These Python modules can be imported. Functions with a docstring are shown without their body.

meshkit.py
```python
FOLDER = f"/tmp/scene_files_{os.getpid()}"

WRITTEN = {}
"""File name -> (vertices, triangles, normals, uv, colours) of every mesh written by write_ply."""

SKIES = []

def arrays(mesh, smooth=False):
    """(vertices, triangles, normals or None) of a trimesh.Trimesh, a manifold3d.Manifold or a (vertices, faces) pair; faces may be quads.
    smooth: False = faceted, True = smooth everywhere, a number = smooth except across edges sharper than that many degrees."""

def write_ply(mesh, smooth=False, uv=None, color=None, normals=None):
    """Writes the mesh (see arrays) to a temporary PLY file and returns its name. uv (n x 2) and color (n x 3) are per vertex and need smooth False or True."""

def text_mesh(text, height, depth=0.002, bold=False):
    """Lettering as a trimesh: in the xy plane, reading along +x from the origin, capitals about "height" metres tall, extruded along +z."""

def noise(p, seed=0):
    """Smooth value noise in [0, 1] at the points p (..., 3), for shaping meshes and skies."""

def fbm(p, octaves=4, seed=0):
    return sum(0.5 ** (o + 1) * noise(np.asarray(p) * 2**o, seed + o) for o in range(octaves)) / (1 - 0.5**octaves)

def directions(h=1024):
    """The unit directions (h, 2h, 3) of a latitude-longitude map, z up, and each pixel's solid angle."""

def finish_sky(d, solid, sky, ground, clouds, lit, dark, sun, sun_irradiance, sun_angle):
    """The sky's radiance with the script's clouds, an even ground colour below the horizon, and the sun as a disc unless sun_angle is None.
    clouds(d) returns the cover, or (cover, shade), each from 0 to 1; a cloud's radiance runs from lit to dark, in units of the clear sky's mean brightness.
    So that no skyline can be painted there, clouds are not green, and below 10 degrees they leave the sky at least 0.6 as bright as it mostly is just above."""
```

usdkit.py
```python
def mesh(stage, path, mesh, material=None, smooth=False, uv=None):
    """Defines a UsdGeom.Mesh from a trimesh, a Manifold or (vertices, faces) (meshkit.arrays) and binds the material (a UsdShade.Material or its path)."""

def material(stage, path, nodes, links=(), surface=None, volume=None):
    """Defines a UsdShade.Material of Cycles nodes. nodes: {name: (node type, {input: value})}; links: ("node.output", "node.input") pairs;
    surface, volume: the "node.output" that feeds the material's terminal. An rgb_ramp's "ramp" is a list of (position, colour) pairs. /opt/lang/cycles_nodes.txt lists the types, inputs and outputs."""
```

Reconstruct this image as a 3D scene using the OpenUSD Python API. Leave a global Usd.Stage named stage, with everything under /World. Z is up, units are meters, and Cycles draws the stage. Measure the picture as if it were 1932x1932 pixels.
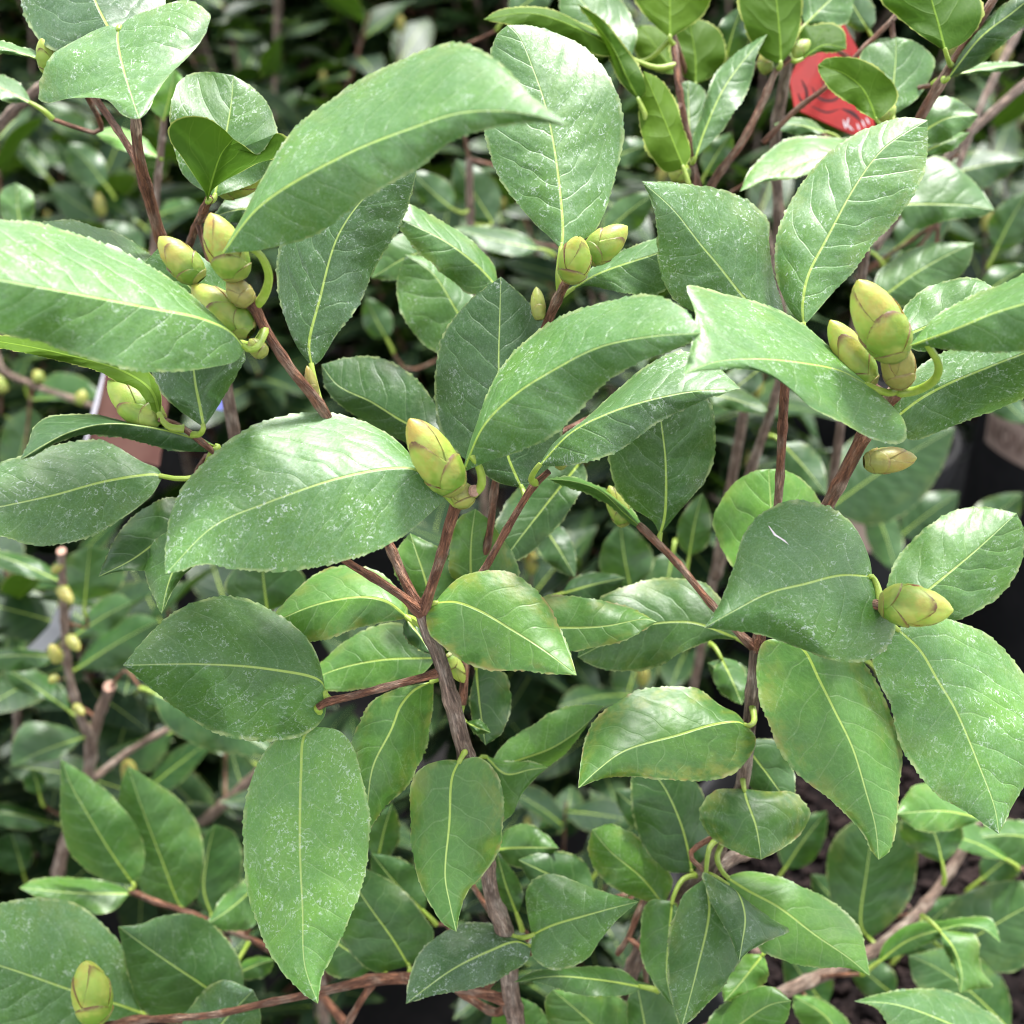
import math, random
import numpy as np
import trimesh
import usdkit, meshkit
from pxr import Usd, UsdGeom, UsdLux, UsdShade, Gf, Sdf, Vt

# ------------------------------------------------------------------ stage, camera, sky, sun, exposure
stage = Usd.Stage.CreateInMemory()
UsdGeom.SetStageUpAxis(stage, UsdGeom.Tokens.z)
UsdGeom.SetStageMetersPerUnit(stage, 1.0)
UsdGeom.Xform.Define(stage, '/World')
UsdGeom.Scope.Define(stage, '/World/Looks')
T = Sdf.ValueTypeNames

CAM_H, PITCH = 0.75, math.radians(28)
TANH = math.tan(math.radians(25))
EXPOSURE = 2.45
cam = UsdGeom.Camera.Define(stage, '/World/camera')
cam.CreateHorizontalApertureAttr(36.0)
cam.CreateVerticalApertureAttr(36.0)
cam.CreateFocalLengthAttr(18.0 / TANH)
cam.CreateFStopAttr(9.0)
cam.CreateFocusDistanceAttr(0.36)
cam.CreateClippingRangeAttr(Gf.Vec2f(0.01, 200))
cam.CreateExposureAttr(EXPOSURE)
cam.AddTranslateOp().Set(Gf.Vec3d(0, 0, CAM_H))
cam.AddRotateXOp().Set(90 - math.degrees(PITCH))

SUN_EL, SUN_AZ = math.radians(70), math.radians(30)      # azimuth from +y (away from the camera) towards +x
sun_dir = np.array([math.cos(SUN_EL) * math.sin(SUN_AZ), math.cos(SUN_EL) * math.cos(SUN_AZ), math.sin(SUN_EL)])
sun = UsdLux.DistantLight.Define(stage, '/World/sun')
sun.CreateIntensityAttr(0.40)
sun.CreateAngleAttr(10.0)
sun.CreateColorAttr(Gf.Vec3f(1.0, 0.985, 0.955))
sun.CreateNormalizeAttr(True)
sun.AddRotateZOp().Set(-math.degrees(SUN_AZ))
sun.AddRotateXOp().Set(-(90 - math.degrees(SUN_EL)))
dome = UsdLux.DomeLight.Define(stage, '/World/sky')
sky_mat = usdkit.material(stage, '/World/Looks/overcast_sky', {
    'sky': ('sky_texture', {'sky_type': 'single_scattering', 'sun_disc': False, 'sun_elevation': SUN_EL, 'sun_rotation': SUN_AZ, 'air_density': 1.0, 'aerosol_density': 2.0}),
    'co': ('texture_coordinate', {}),
    'n': ('noise_texture', {'scale': 2.2, 'detail': 4.0, 'roughness': 0.55}),
    'r': ('rgb_ramp', {'ramp': [(0.30, (0.62, 0.62, 0.62)), (0.62, (0.90, 0.90, 0.90))]}),
    'bw': ('rgb_to_bw', {}),
    'g': ('combine_color', {}),
    'm': ('mix_color', {}),
    'bg': ('background_shader', {'strength': 0.12}),
}, [('co.generated', 'n.vector'), ('n.fac', 'r.fac'), ('sky.color', 'bw.color'), ('bw.val', 'g.r'), ('bw.val', 'g.g'), ('bw.val', 'g.b'),
    ('r.color', 'm.fac'), ('sky.color', 'm.a'), ('g.color', 'm.b'), ('m.result', 'bg.color')], surface='bg.background')
UsdShade.MaterialBindingAPI.Apply(dome.GetPrim()).Bind(sky_mat)
dome.GetPrim().SetCustomDataByKey('kind', 'structure')

FWD = np.array([0, math.cos(PITCH), -math.sin(PITCH)])
UPV = np.array([0, math.sin(PITCH), math.cos(PITCH)])
CAM = np.array([0, 0, CAM_H])


def pt(x, y, d):
    """The point at distance d (along the viewing axis) seen at x, y of a 1932 x 1932 picture: used to place traced shapes in space."""
    x, y, d = (np.asarray(a, float) for a in (x, y, d))
    u, v = (x - 966) / 966 * TANH, (966 - y) / 966 * TANH
    return CAM + d[..., None] * (FWD + u[..., None] * np.array([1.0, 0, 0]) + v[..., None] * UPV)


MM = 0.001
PX = 2 * TANH / 1932                                       # metres per picture unit at a distance of 1 m

# ------------------------------------------------------------------ materials


class G:
    """A little builder of node graphs."""

    def __init__(self):
        self.n, self.l, self.k = {}, [], 0

    def add(self, kind, **kw):
        self.k += 1
        name = f'{kind}{self.k}'
        vals = {}
        for a, b in kw.items():
            if isinstance(b, str) and '.' in b and b.split('.')[0] in self.n:
                self.l.append((b, f'{name}.{a}'))
            else:
                vals[a] = b
        self.n[name] = (kind, vals)
        return name

    def m(self, op, a, b=0.0, c=0.0, clamp=False):
        return self.add('math', math_type=op, value1=a, value2=b, value3=c, use_clamp=clamp) + '.value'

    def ss(self, v, a, b, lo=0.0, hi=1.0):
        return self.add('map_range', range_type='smoothstep', value=v, from_min=a, from_max=b, to_min=lo, to_max=hi, clamp=True) + '.result'

    def mix(self, f, a, b, blend='mix'):
        return self.add('mix_color', blend_type=blend, fac=f, a=a, b=b) + '.result'

    def noise(self, vec, scale, detail=2.0, rough=0.5, out='fac', **kw):
        return self.add('noise_texture', vector=vec, scale=scale, detail=detail, roughness=rough, **kw) + '.' + out

    def done(self, name, surface):
        return usdkit.material(stage, '/World/Looks/' + name, self.n, self.l, surface=surface)


def leaf_material(name='camellia_leaf', far=False):
    g = G()
    at = g.add('attribute', attribute='lf') + '.vector'          # along (mm), signed distance from the midrib (mm), -1..1 across
    tn = g.add('attribute', attribute='tn') + '.vector'          # tone, white spots, yellowing
    lg = g.add('attribute', attribute='lg') + '.vector'          # 0..1 along, seed, length (mm)
    a, t3, l3 = (g.add('separate_xyz', vector=v) for v in (at, tn, lg))
    along, dd, tt = a + '.x', a + '.y', a + '.z'
    tone, spots, yel = t3 + '.x', t3 + '.y', t3 + '.z'
    u, seed = l3 + '.x', l3 + '.y'
    ad, atn = g.m('absolute', dd), g.m('absolute', tt)
    loc = g.add('combine_xyz', x=along, y=dd, z=g.m('multiply', seed, 97.0)) + '.vector'
    big = g.noise(loc, 0.055, 3.0, 0.6)
    fine = g.noise(loc, 0.9, 3.0, 0.6)
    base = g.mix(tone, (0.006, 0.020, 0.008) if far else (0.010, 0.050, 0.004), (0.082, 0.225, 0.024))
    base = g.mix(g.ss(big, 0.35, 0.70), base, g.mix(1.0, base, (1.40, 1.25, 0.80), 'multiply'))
    base = g.mix(g.m('multiply', g.ss(fine, 0.3, 0.75), 0.5), base, g.mix(1.0, base, (1.5, 1.4, 1.8), 'multiply'))
    # yellowing along the margin
    ymask = g.m('multiply', g.m('multiply', g.ss(atn, 0.35, 1.0), g.ss(g.noise(loc, 0.12, 3.0, 0.65), 0.42, 0.66)), yel, clamp=True)
    base = g.mix(ymask, base, (0.26, 0.27, 0.030))
    base = g.mix(g.m('multiply', g.m('multiply', g.ss(atn, 0.92, 1.0), g.ss(g.noise(loc, 0.25, 2.0), 0.5, 0.64)), yel, clamp=True), base, (0.30, 0.15, 0.045))
    # veins
    wob = g.m('multiply', g.m('subtract', g.noise(loc, 0.09, 1.0, 0.4), 0.5), 8.0)
    side = g.m('multiply', g.m('greater_than', dd, 0.0), 4.6)
    curve = g.m('add', g.m('multiply', ad, 0.62), g.m('multiply', g.m('multiply', ad, ad), 0.016))
    ph = g.m('divide', g.m('add', g.m('add', g.m('subtract', along, curve), side), wob), 9.5)
    dist = g.m('multiply', g.m('absolute', g.m('subtract', g.m('fraction', ph), 0.5)), 9.5)
    sec = g.m('multiply', g.ss(dist, 0.45, 0.12), g.ss(atn, 0.97, 0.72))
    vd = None if far else g.add('voronoi_texture', feature='distance_to_edge', vector=g.add('vector_math', math_type='add', vector1=loc, vector2=g.noise(loc, 0.25, 2.0, out='color')) + '.vector', scale=0.21) + '.distance'
    vein = g.m('maximum', sec, g.m('multiply', g.ss(vd, 0.07, 0.015), 0.38)) if not far else sec
    w = g.m('multiply', g.m('subtract', 1.10, u), 0.44)
    mid = g.ss(g.m('subtract', ad, w), 0.22, -0.12)
    back = g.add('geometry') + '.backfacing'
    base = g.mix(g.m('multiply', vein, 0.28), base, g.mix(tone, (0.10, 0.19, 0.06), (0.27, 0.40, 0.14)))
    base = g.mix(g.m('multiply', mid, 0.88), base, g.mix(g.m('multiply', u, 0.75), (0.38, 0.52, 0.05), (0.40, 0.52, 0.22)))
    rim = g.ss(atn, 0.955, 0.99)
    base = g.mix(g.m('multiply', g.m('multiply', rim, g.ss(g.noise(loc, 0.35, 2.0), 0.35, 0.65)), 0.6), base, (0.36, 0.42, 0.16))
    # dry white residue of hard water: film, specks, broken rings
    film = g.m('multiply', g.m('add', g.m('multiply', g.ss(g.noise(loc, 0.085, 4.0, 0.62), 0.35, 0.75), 0.5), g.ss(g.noise(loc, 1.6, 3.0, 0.7), 0.38, 0.70)), g.m('multiply', spots, 0.17))
    pat = g.m('maximum', g.ss(g.noise(loc, 0.055, 3.0, 0.6), 0.44, 0.62), g.m('maximum', g.ss(u, 0.86, 1.0), g.m('multiply', sec, 0.7)))
    warp = g.add('vector_math', math_type='add', vector1=loc, vector2=g.add('vector_math', math_type='scale', vector1=g.noise(loc, 0.55, 3.0, 0.6, out='color'), scale=3.4) + '.vector') + '.vector'
    rd = None if far else g.add('voronoi_texture', feature='f1', vector=warp, scale=0.16, randomness=1.0) + '.distance'
    ring = 0.0 if far else g.m('multiply', g.m('multiply', g.ss(rd, 0.29, 0.325), g.ss(rd, 0.385, 0.35)), g.ss(g.noise(loc, 0.9, 3.0, 0.7), 0.47, 0.60))
    disc = 0.0 if far else g.m('multiply', g.m('multiply', g.ss(rd, 0.36, 0.28), g.ss(g.noise(loc, 0.9, 3.0, 0.7), 0.40, 0.66)), 0.10)
    squig = g.m('multiply', g.ss(g.m('absolute', g.m('subtract', g.noise(loc, 0.42, 2.0, 0.55), 0.5)), 0.028, 0.010), g.ss(g.noise(loc, 0.30, 3.0, 0.65, w=1.0), 0.50, 0.62))
    sd = g.add('voronoi_texture', feature='f1', vector=warp, scale=0.95, randomness=1.0) + '.distance'
    dots = g.m('multiply', g.ss(sd, 0.25, 0.12), g.ss(g.noise(loc, 0.45, 2.0), 0.46, 0.56))
    speck = g.m('maximum', squig, dots)
    white = g.m('multiply', g.m('maximum', g.m('maximum', ring, disc), speck), g.m('multiply', spots, g.m('add', 0.14, g.m('multiply', pat, 0.56))), clamp=True)
    front = g.m('subtract', 1.0, back)
    top = g.mix(film, base, (0.33, 0.47, 0.36))
    top = g.mix(g.m('multiply', white, 0.80), top, (0.80, 0.84, 0.84))
    under = g.mix(tone, (0.030, 0.085, 0.003), (0.095, 0.175, 0.008))
    under = g.mix(g.m('multiply', vein, 0.25), under, (0.10, 0.18, 0.02))
    under = g.mix(g.m('multiply', mid, 0.7), under, (0.18, 0.30, 0.03))
    under = g.mix(g.m('multiply', rim, 0.7), under, (0.42, 0.46, 0.12))
    col = g.mix(back, top, under)
    rough = g.m('add', 0.36, g.m('add', g.m('multiply', fine, 0.20), g.m('add', g.m('multiply', white, 0.4), g.m('multiply', back, 0.15))))
    pucker = g.m('multiply', g.m('multiply', g.ss(dist, 0.0, 2.4), g.ss(atn, 1.0, 0.6)), 0.40)
    h = g.m('subtract', g.m('add', g.m('add', pucker, g.m('multiply', fine, 0.25)), g.m('multiply', g.noise(loc, 0.22, 2.0), 0.9)), g.m('add', g.m('multiply', sec, 0.25), g.m('multiply', mid, 0.6)))
    bump = g.add('bump', height=h, strength=0.45, distance=0.0007) + '.normal'
    p = g.add('principled_bsdf', base_color=col, roughness=rough, normal=bump, specular_ior_level=0.30 if far else g.m('subtract', 0.68, g.m('multiply', back, 0.54)))
    tr = g.add('translucent_bsdf', color=g.mix(0.30, col, (0.16, 0.30, 0.02)))
    mx = g.add('mix_closure', fac=0.06 if far else 0.20, closure1=p + '.BSDF', closure2=tr + '.BSDF')
    return g.done(name, mx + '.closure')


def bark_material(name, dark, red, pale):
    g = G()
    at = g.add('attribute', attribute='lf') + '.vector'          # around (mm), along (mm), seed
    st = g.add('mapping', vector=at, scale=(1.0, 0.13, 31.0)) + '.vector'
    n1 = g.noise(st, 0.75, 4.0, 0.65)
    n2 = g.noise(g.add('mapping', vector=at, scale=(1, 0.5, 17.0)) + '.vector', 0.16, 3.0, 0.6)
    ridge = g.ss(g.noise(st, 1.3, 3.0, 0.7), 0.40, 0.62)
    c = g.mix(g.ss(n1, 0.35, 0.65), dark, red)
    c = g.mix(g.m('multiply', g.ss(n2, 0.45, 0.7), 0.75), c, pale)
    c = g.mix(g.m('multiply', g.m('subtract', 1.0, ridge), 0.55), c, dark)
    h = g.m('add', ridge, g.m('multiply', n1, 0.8))
    b = g.add('bump', height=h, strength=0.9, distance=0.0012) + '.normal'
    p = g.add('principled_bsdf', base_color=c, roughness=0.62, normal=b, specular_ior_level=0.35)
    return g.done(name, p + '.BSDF')


def bud_material():
    g = G()
    at = g.add('attribute', attribute='lf') + '.vector'          # 0..1 up the scale, -1..1 across, seed
    po = g.add('attribute', attribute='tn') + '.vector'          # height on bud, redness, brown base
    s, q = g.add('separate_xyz', vector=at), g.add('separate_xyz', vector=po)
    pos = g.add('geometry') + '.position'
    n = g.noise(pos, 420.0, 3.0, 0.6)
    nb = g.noise(pos, 160.0, 2.0, 0.5)
    c = g.mix(g.ss(q + '.x', 0.0, 0.9), (0.085, 0.17, 0.012), (0.27, 0.37, 0.05))
    c = g.mix(g.m('multiply', g.ss(nb, 0.4, 0.65), 0.4), c, (0.42, 0.42, 0.10))
    c = g.mix(g.m('multiply', g.m('multiply', g.m('multiply', g.ss(g.noise(pos, 110.0, 4.0, 0.65), 0.42, 0.66), g.ss(q + '.x', 0.1, 0.7)), q + '.y'), 0.95), c, (0.40, 0.12, 0.035))
    edge = g.m('maximum', g.ss(s + '.x', 0.80, 0.97), g.ss(g.m('absolute', s + '.y'), 0.86, 0.99))
    c = g.mix(g.m('multiply', edge, g.ss(n, 0.22, 0.52)), c, (0.11, 0.047, 0.015))
    c = g.mix(q + '.z', c, g.mix(n, (0.17, 0.12, 0.03), (0.28, 0.24, 0.07)))
    b = g.add('bump', height=n, strength=0.5, distance=0.0005) + '.normal'
    p = g.add('principled_bsdf', base_color=c, roughness=0.48, normal=b, subsurface_weight=0.12, subsurface_scale=0.002)
    return g.done('flower_bud', p + '.BSDF')


def plain(name, col, rough=0.5, col2=None, scale=60.0, bump=0.0, spec=0.5, trans=None):
    g = G()
    pos = g.add('geometry') + '.position'
    n = g.noise(pos, scale, 4.0, 0.6)
    c = g.mix(g.ss(n, 0.35, 0.65), col, col2 or tuple(x * 0.75 for x in col))
    kw = {}
    if bump:
        kw['normal'] = g.add('bump', height=n, strength=bump, distance=0.002) + '.normal'
    p = g.add('principled_bsdf', base_color=c, roughness=rough, specular_ior_level=spec, **kw)
    if trans:
        tr = g.add('translucent_bsdf', color=trans)
        mx = g.add('mix_closure', fac=0.3, closure1=p + '.BSDF', closure2=tr + '.BSDF')
        return g.done(name, mx + '.closure')
    return g.done(name, p + '.BSDF')


LEAF = leaf_material()
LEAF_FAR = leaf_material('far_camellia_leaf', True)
BARK = bark_material('red_brown_bark', (0.090, 0.036, 0.020), (0.36, 0.155, 0.082), (0.50, 0.37, 0.27))
BARK2 = bark_material('grey_brown_bark', (0.11, 0.072, 0.052), (0.38, 0.26, 0.19), (0.56, 0.46, 0.37))
BUD = bud_material()
STALK = plain('green_stalk', (0.21, 0.31, 0.030), 0.45, (0.27, 0.35, 0.06), 300.0)
POT = plain('black_plastic', (0.007, 0.007, 0.0075), 0.65, (0.011, 0.0105, 0.011), 40.0, spec=0.2)
SOIL = plain('potting_soil', (0.005, 0.0036, 0.0036), 0.98, (0.010, 0.007, 0.0068), 130.0, 0.8, spec=0.1)
MULCH = plain('dark_weed_mat', (0.007, 0.006, 0.0065), 0.9, (0.016, 0.013, 0.013), 25.0, 0.5)
CHIP = plain('bark_chip', (0.025, 0.0165, 0.0150), 0.98, (0.008, 0.0055, 0.0055), 90.0, 0.4, spec=0.1)
PERL = plain('pale_grit', (0.30, 0.20, 0.16), 0.9, (0.20, 0.13, 0.10), 150.0, 0.4)
TAN = plain('tan_print_band', (0.30, 0.21, 0.17), 0.6, (0.34, 0.25, 0.20), 30.0)
INK = plain('brown_ink', (0.16, 0.10, 0.075), 0.6)
WHITE = plain('white_plastic', (0.62, 0.60, 0.66), 0.35, (0.72, 0.70, 0.74), 30.0, trans=(0.6, 0.6, 0.62))
TERRA = plain('terracotta_print', (0.11, 0.038, 0.026), 0.7, (0.14, 0.06, 0.042), 60.0)
BLUE = plain('violet_plastic', (0.20, 0.22, 0.62), 0.4)
REDTAG = plain('red_print', (0.27, 0.004, 0.002), 0.7, (0.20, 0.003, 0.002), 60.0, spec=0.2)
REDDARK = plain('dark_red_print', (0.05, 0.003, 0.003), 0.4)

# ------------------------------------------------------------------ prims
used = {}


def numbered(path):
    k = used.get(path, 0)
    used[path] = k + 1
    return path if k == 0 else f'{path}_{k:03d}'


def tag(prim, label=None, cat=None, group=None, kind=None):
    for k, v in (('label', label), ('category', cat), ('group', group), ('kind', kind)):
        if v:
            prim.SetCustomDataByKey(k, v)
    return prim


def put(parent, name, verts, faces, mat, prim=None, smooth=True, quads=True):
    path = numbered(f'{parent}/{name}')
    v, f = np.asarray(verts, np.float32), np.asarray(faces, np.int32)
    m = UsdGeom.Mesh.Define(stage, path)
    m.CreatePointsAttr(Vt.Vec3fArray.FromNumpy(v))
    m.CreateFaceVertexCountsAttr(Vt.IntArray.FromNumpy(np.full(len(f), f.shape[1], np.int32)))
    m.CreateFaceVertexIndicesAttr(Vt.IntArray.FromNumpy(f.ravel()))
    m.CreateSubdivisionSchemeAttr('none')
    if smooth:
        n = np.zeros((len(v), 3))
        k = f.shape[1]
        nf = np.cross(v[f[:, 1]] - v[f[:, 0]], v[f[:, k - 1]] - v[f[:, 0]])
        if k == 4:
            nf = nf + np.cross(v[f[:, 3]] - v[f[:, 2]], v[f[:, 1]] - v[f[:, 2]])
        for j in range(k):
            np.add.at(n, f[:, j], nf)
        n /= np.maximum(np.linalg.norm(n, axis=1, keepdims=True), 1e-20)
        m.CreateNormalsAttr(Vt.Vec3fArray.FromNumpy(n.astype(np.float32)))
        m.SetNormalsInterpolation('vertex')
    for key, val in (prim or {}).items():
        UsdGeom.PrimvarsAPI(m).CreatePrimvar(key, T.Float3Array, 'vertex').Set(Vt.Vec3fArray.FromNumpy(np.asarray(val, np.float32)))
    m.CreateDoubleSidedAttr(True)
    UsdShade.MaterialBindingAPI.Apply(m.GetPrim()).Bind(mat)
    return path


def put_tri(parent, name, tm, mat, smooth=None):
    v, f, n = meshkit.arrays(tm, smooth) if smooth else (np.asarray(tm.vertices), np.asarray(tm.faces), None)
    return put(parent, name, v, f, mat, smooth=False) if n is None else put(parent, name, v, f, mat, smooth=True)


def thing(name, label, cat, group=None, kind=None, loc=None):
    path = numbered('/World/' + name)
    x = UsdGeom.Xform.Define(stage, path)
    if loc is not None:
        x.AddTranslateOp().Set(Gf.Vec3d(*map(float, loc)))
    tag(x.GetPrim(), label, cat, group, kind)
    return path


def spline(P, n, closed=False):
    """n points evenly spaced along a centripetal Catmull-Rom curve through P."""
    P = np.asarray(P, float)
    if len(P) == 2:
        return P[0] + (P[1] - P[0]) * np.linspace(0, 1, n)[:, None]
    Q = np.vstack([2 * P[0] - P[1], P, 2 * P[-1] - P[-2]])
    out = []
    for i in range(1, len(Q) - 2):
        p0, p1, p2, p3 = Q[i - 1], Q[i], Q[i + 1], Q[i + 2]
        t1 = max(np.linalg.norm(p1 - p0), 1e-9) ** 0.5
        t2 = t1 + max(np.linalg.norm(p2 - p1), 1e-9) ** 0.5
        t3 = t2 + max(np.linalg.norm(p3 - p2), 1e-9) ** 0.5
        t = np.linspace(t1, t2, 24, endpoint=False)[:, None]
        A1 = (t1 - t) / t1 * p0 + t / t1 * p1
        A2 = (t2 - t) / (t2 - t1) * p1 + (t - t1) / (t2 - t1) * p2
        A3 = (t3 - t) / (t3 - t2) * p2 + (t - t2) / (t3 - t2) * p3
        B1 = (t2 - t) / t2 * A1 + t / t2 * A2
        B2 = (t3 - t) / (t3 - t1) * A2 + (t - t1) / (t3 - t1) * A3
        out.append((t2 - t) / (t2 - t1) * B1 + (t - t1) / (t2 - t1) * B2)
    C = np.vstack(out + [P[-1:]])
    s = np.concatenate([[0], np.cumsum(np.linalg.norm(np.diff(C, axis=0), axis=1))])
    return np.stack([np.interp(np.linspace(0, s[-1], n), s, C[:, k]) for k in range(C.shape[1])], 1)


def frames(C):
    tg = np.gradient(C, axis=0)
    tg /= np.linalg.norm(tg, axis=1, keepdims=True)
    a = np.cross(tg[0], [0.3, 0.2, 0.9])
    a /= np.linalg.norm(a)
    N = []
    for t in tg:
        a = a - t * (a @ t)
        a /= np.linalg.norm(a)
        N.append(a)
    N = np.array(N)
    return tg, N, np.cross(tg, N)


def tube(parent, name, C, R, mat, sides=12, rough=0.06, seed=0, cap=True):
    """A tube along the points C (m) with radii R (m), its surface ridged along its length."""
    C, R = np.asarray(C, float), np.asarray(R, float)
    n = len(C)
    tg, N, B = frames(C)
    s = np.concatenate([[0], np.cumsum(np.linalg.norm(np.diff(C, axis=0), axis=1))])
    an = np.linspace(0, 2 * np.pi, sides + 1)
    co, si = np.cos(an), np.sin(an)
    nz = meshkit.fbm(np.stack(np.broadcast_arrays(co[None] * 1.6 + seed * 7.1, si[None] * 1.6, s[:, None] * 55), -1), 3, seed) - 0.5
    knot = meshkit.noise(np.stack([s * 60, s * 0 + seed, s * 0], -1), seed) - 0.5
    rr = R[:, None] * (1 + rough * 2.2 * nz + rough * 1.2 * knot[:, None])
    V = C[:, None] + rr[..., None] * (co[None, :, None] * N[:, None] + si[None, :, None] * B[:, None])
    lf = np.stack(np.broadcast_arrays(an[None] * np.mean(R) / MM, s[:, None] / MM, np.float64(seed % 13)), -1)
    F = []
    w = sides + 1
    i, j = np.meshgrid(np.arange(n - 1), np.arange(sides), indexing='ij')
    a = (i * w + j).ravel()
    F = np.stack([a, a + 1, a + w + 1, a + w], 1)
    V, lf = V.reshape(-1, 3), lf.reshape(-1, 3)
    if cap:
        for k, o in ((n - 1, 1), (0, -1)):
            c = len(V)
            V = np.vstack([V, C[k] + tg[k] * R[k] * 0.25 * o])
            lf = np.vstack([lf, lf[k * w]])
            j = np.arange(sides)
            q = np.stack([k * w + j, k * w + j + 1, np.full(sides, c), np.full(sides, c)], 1)
            F = np.vstack([F, q if o > 0 else q[:, ::-1]])
    return put(parent, name, V, F, mat, {'lf': lf})


def surface_faces(n, m):
    i, j = np.meshgrid(np.arange(n - 1), np.arange(m - 1), indexing='ij')
    a = (i * m + j).ravel()
    return np.stack([a, a + 1, a + m + 1, a + m], 1)


BRANCHES = {}


def near_all(plant):
    return np.array(BRANCHES[plant]) if BRANCHES.get(plant) else None


rnd = random.Random(7)
LEAF_COUNT = [0]


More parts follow.
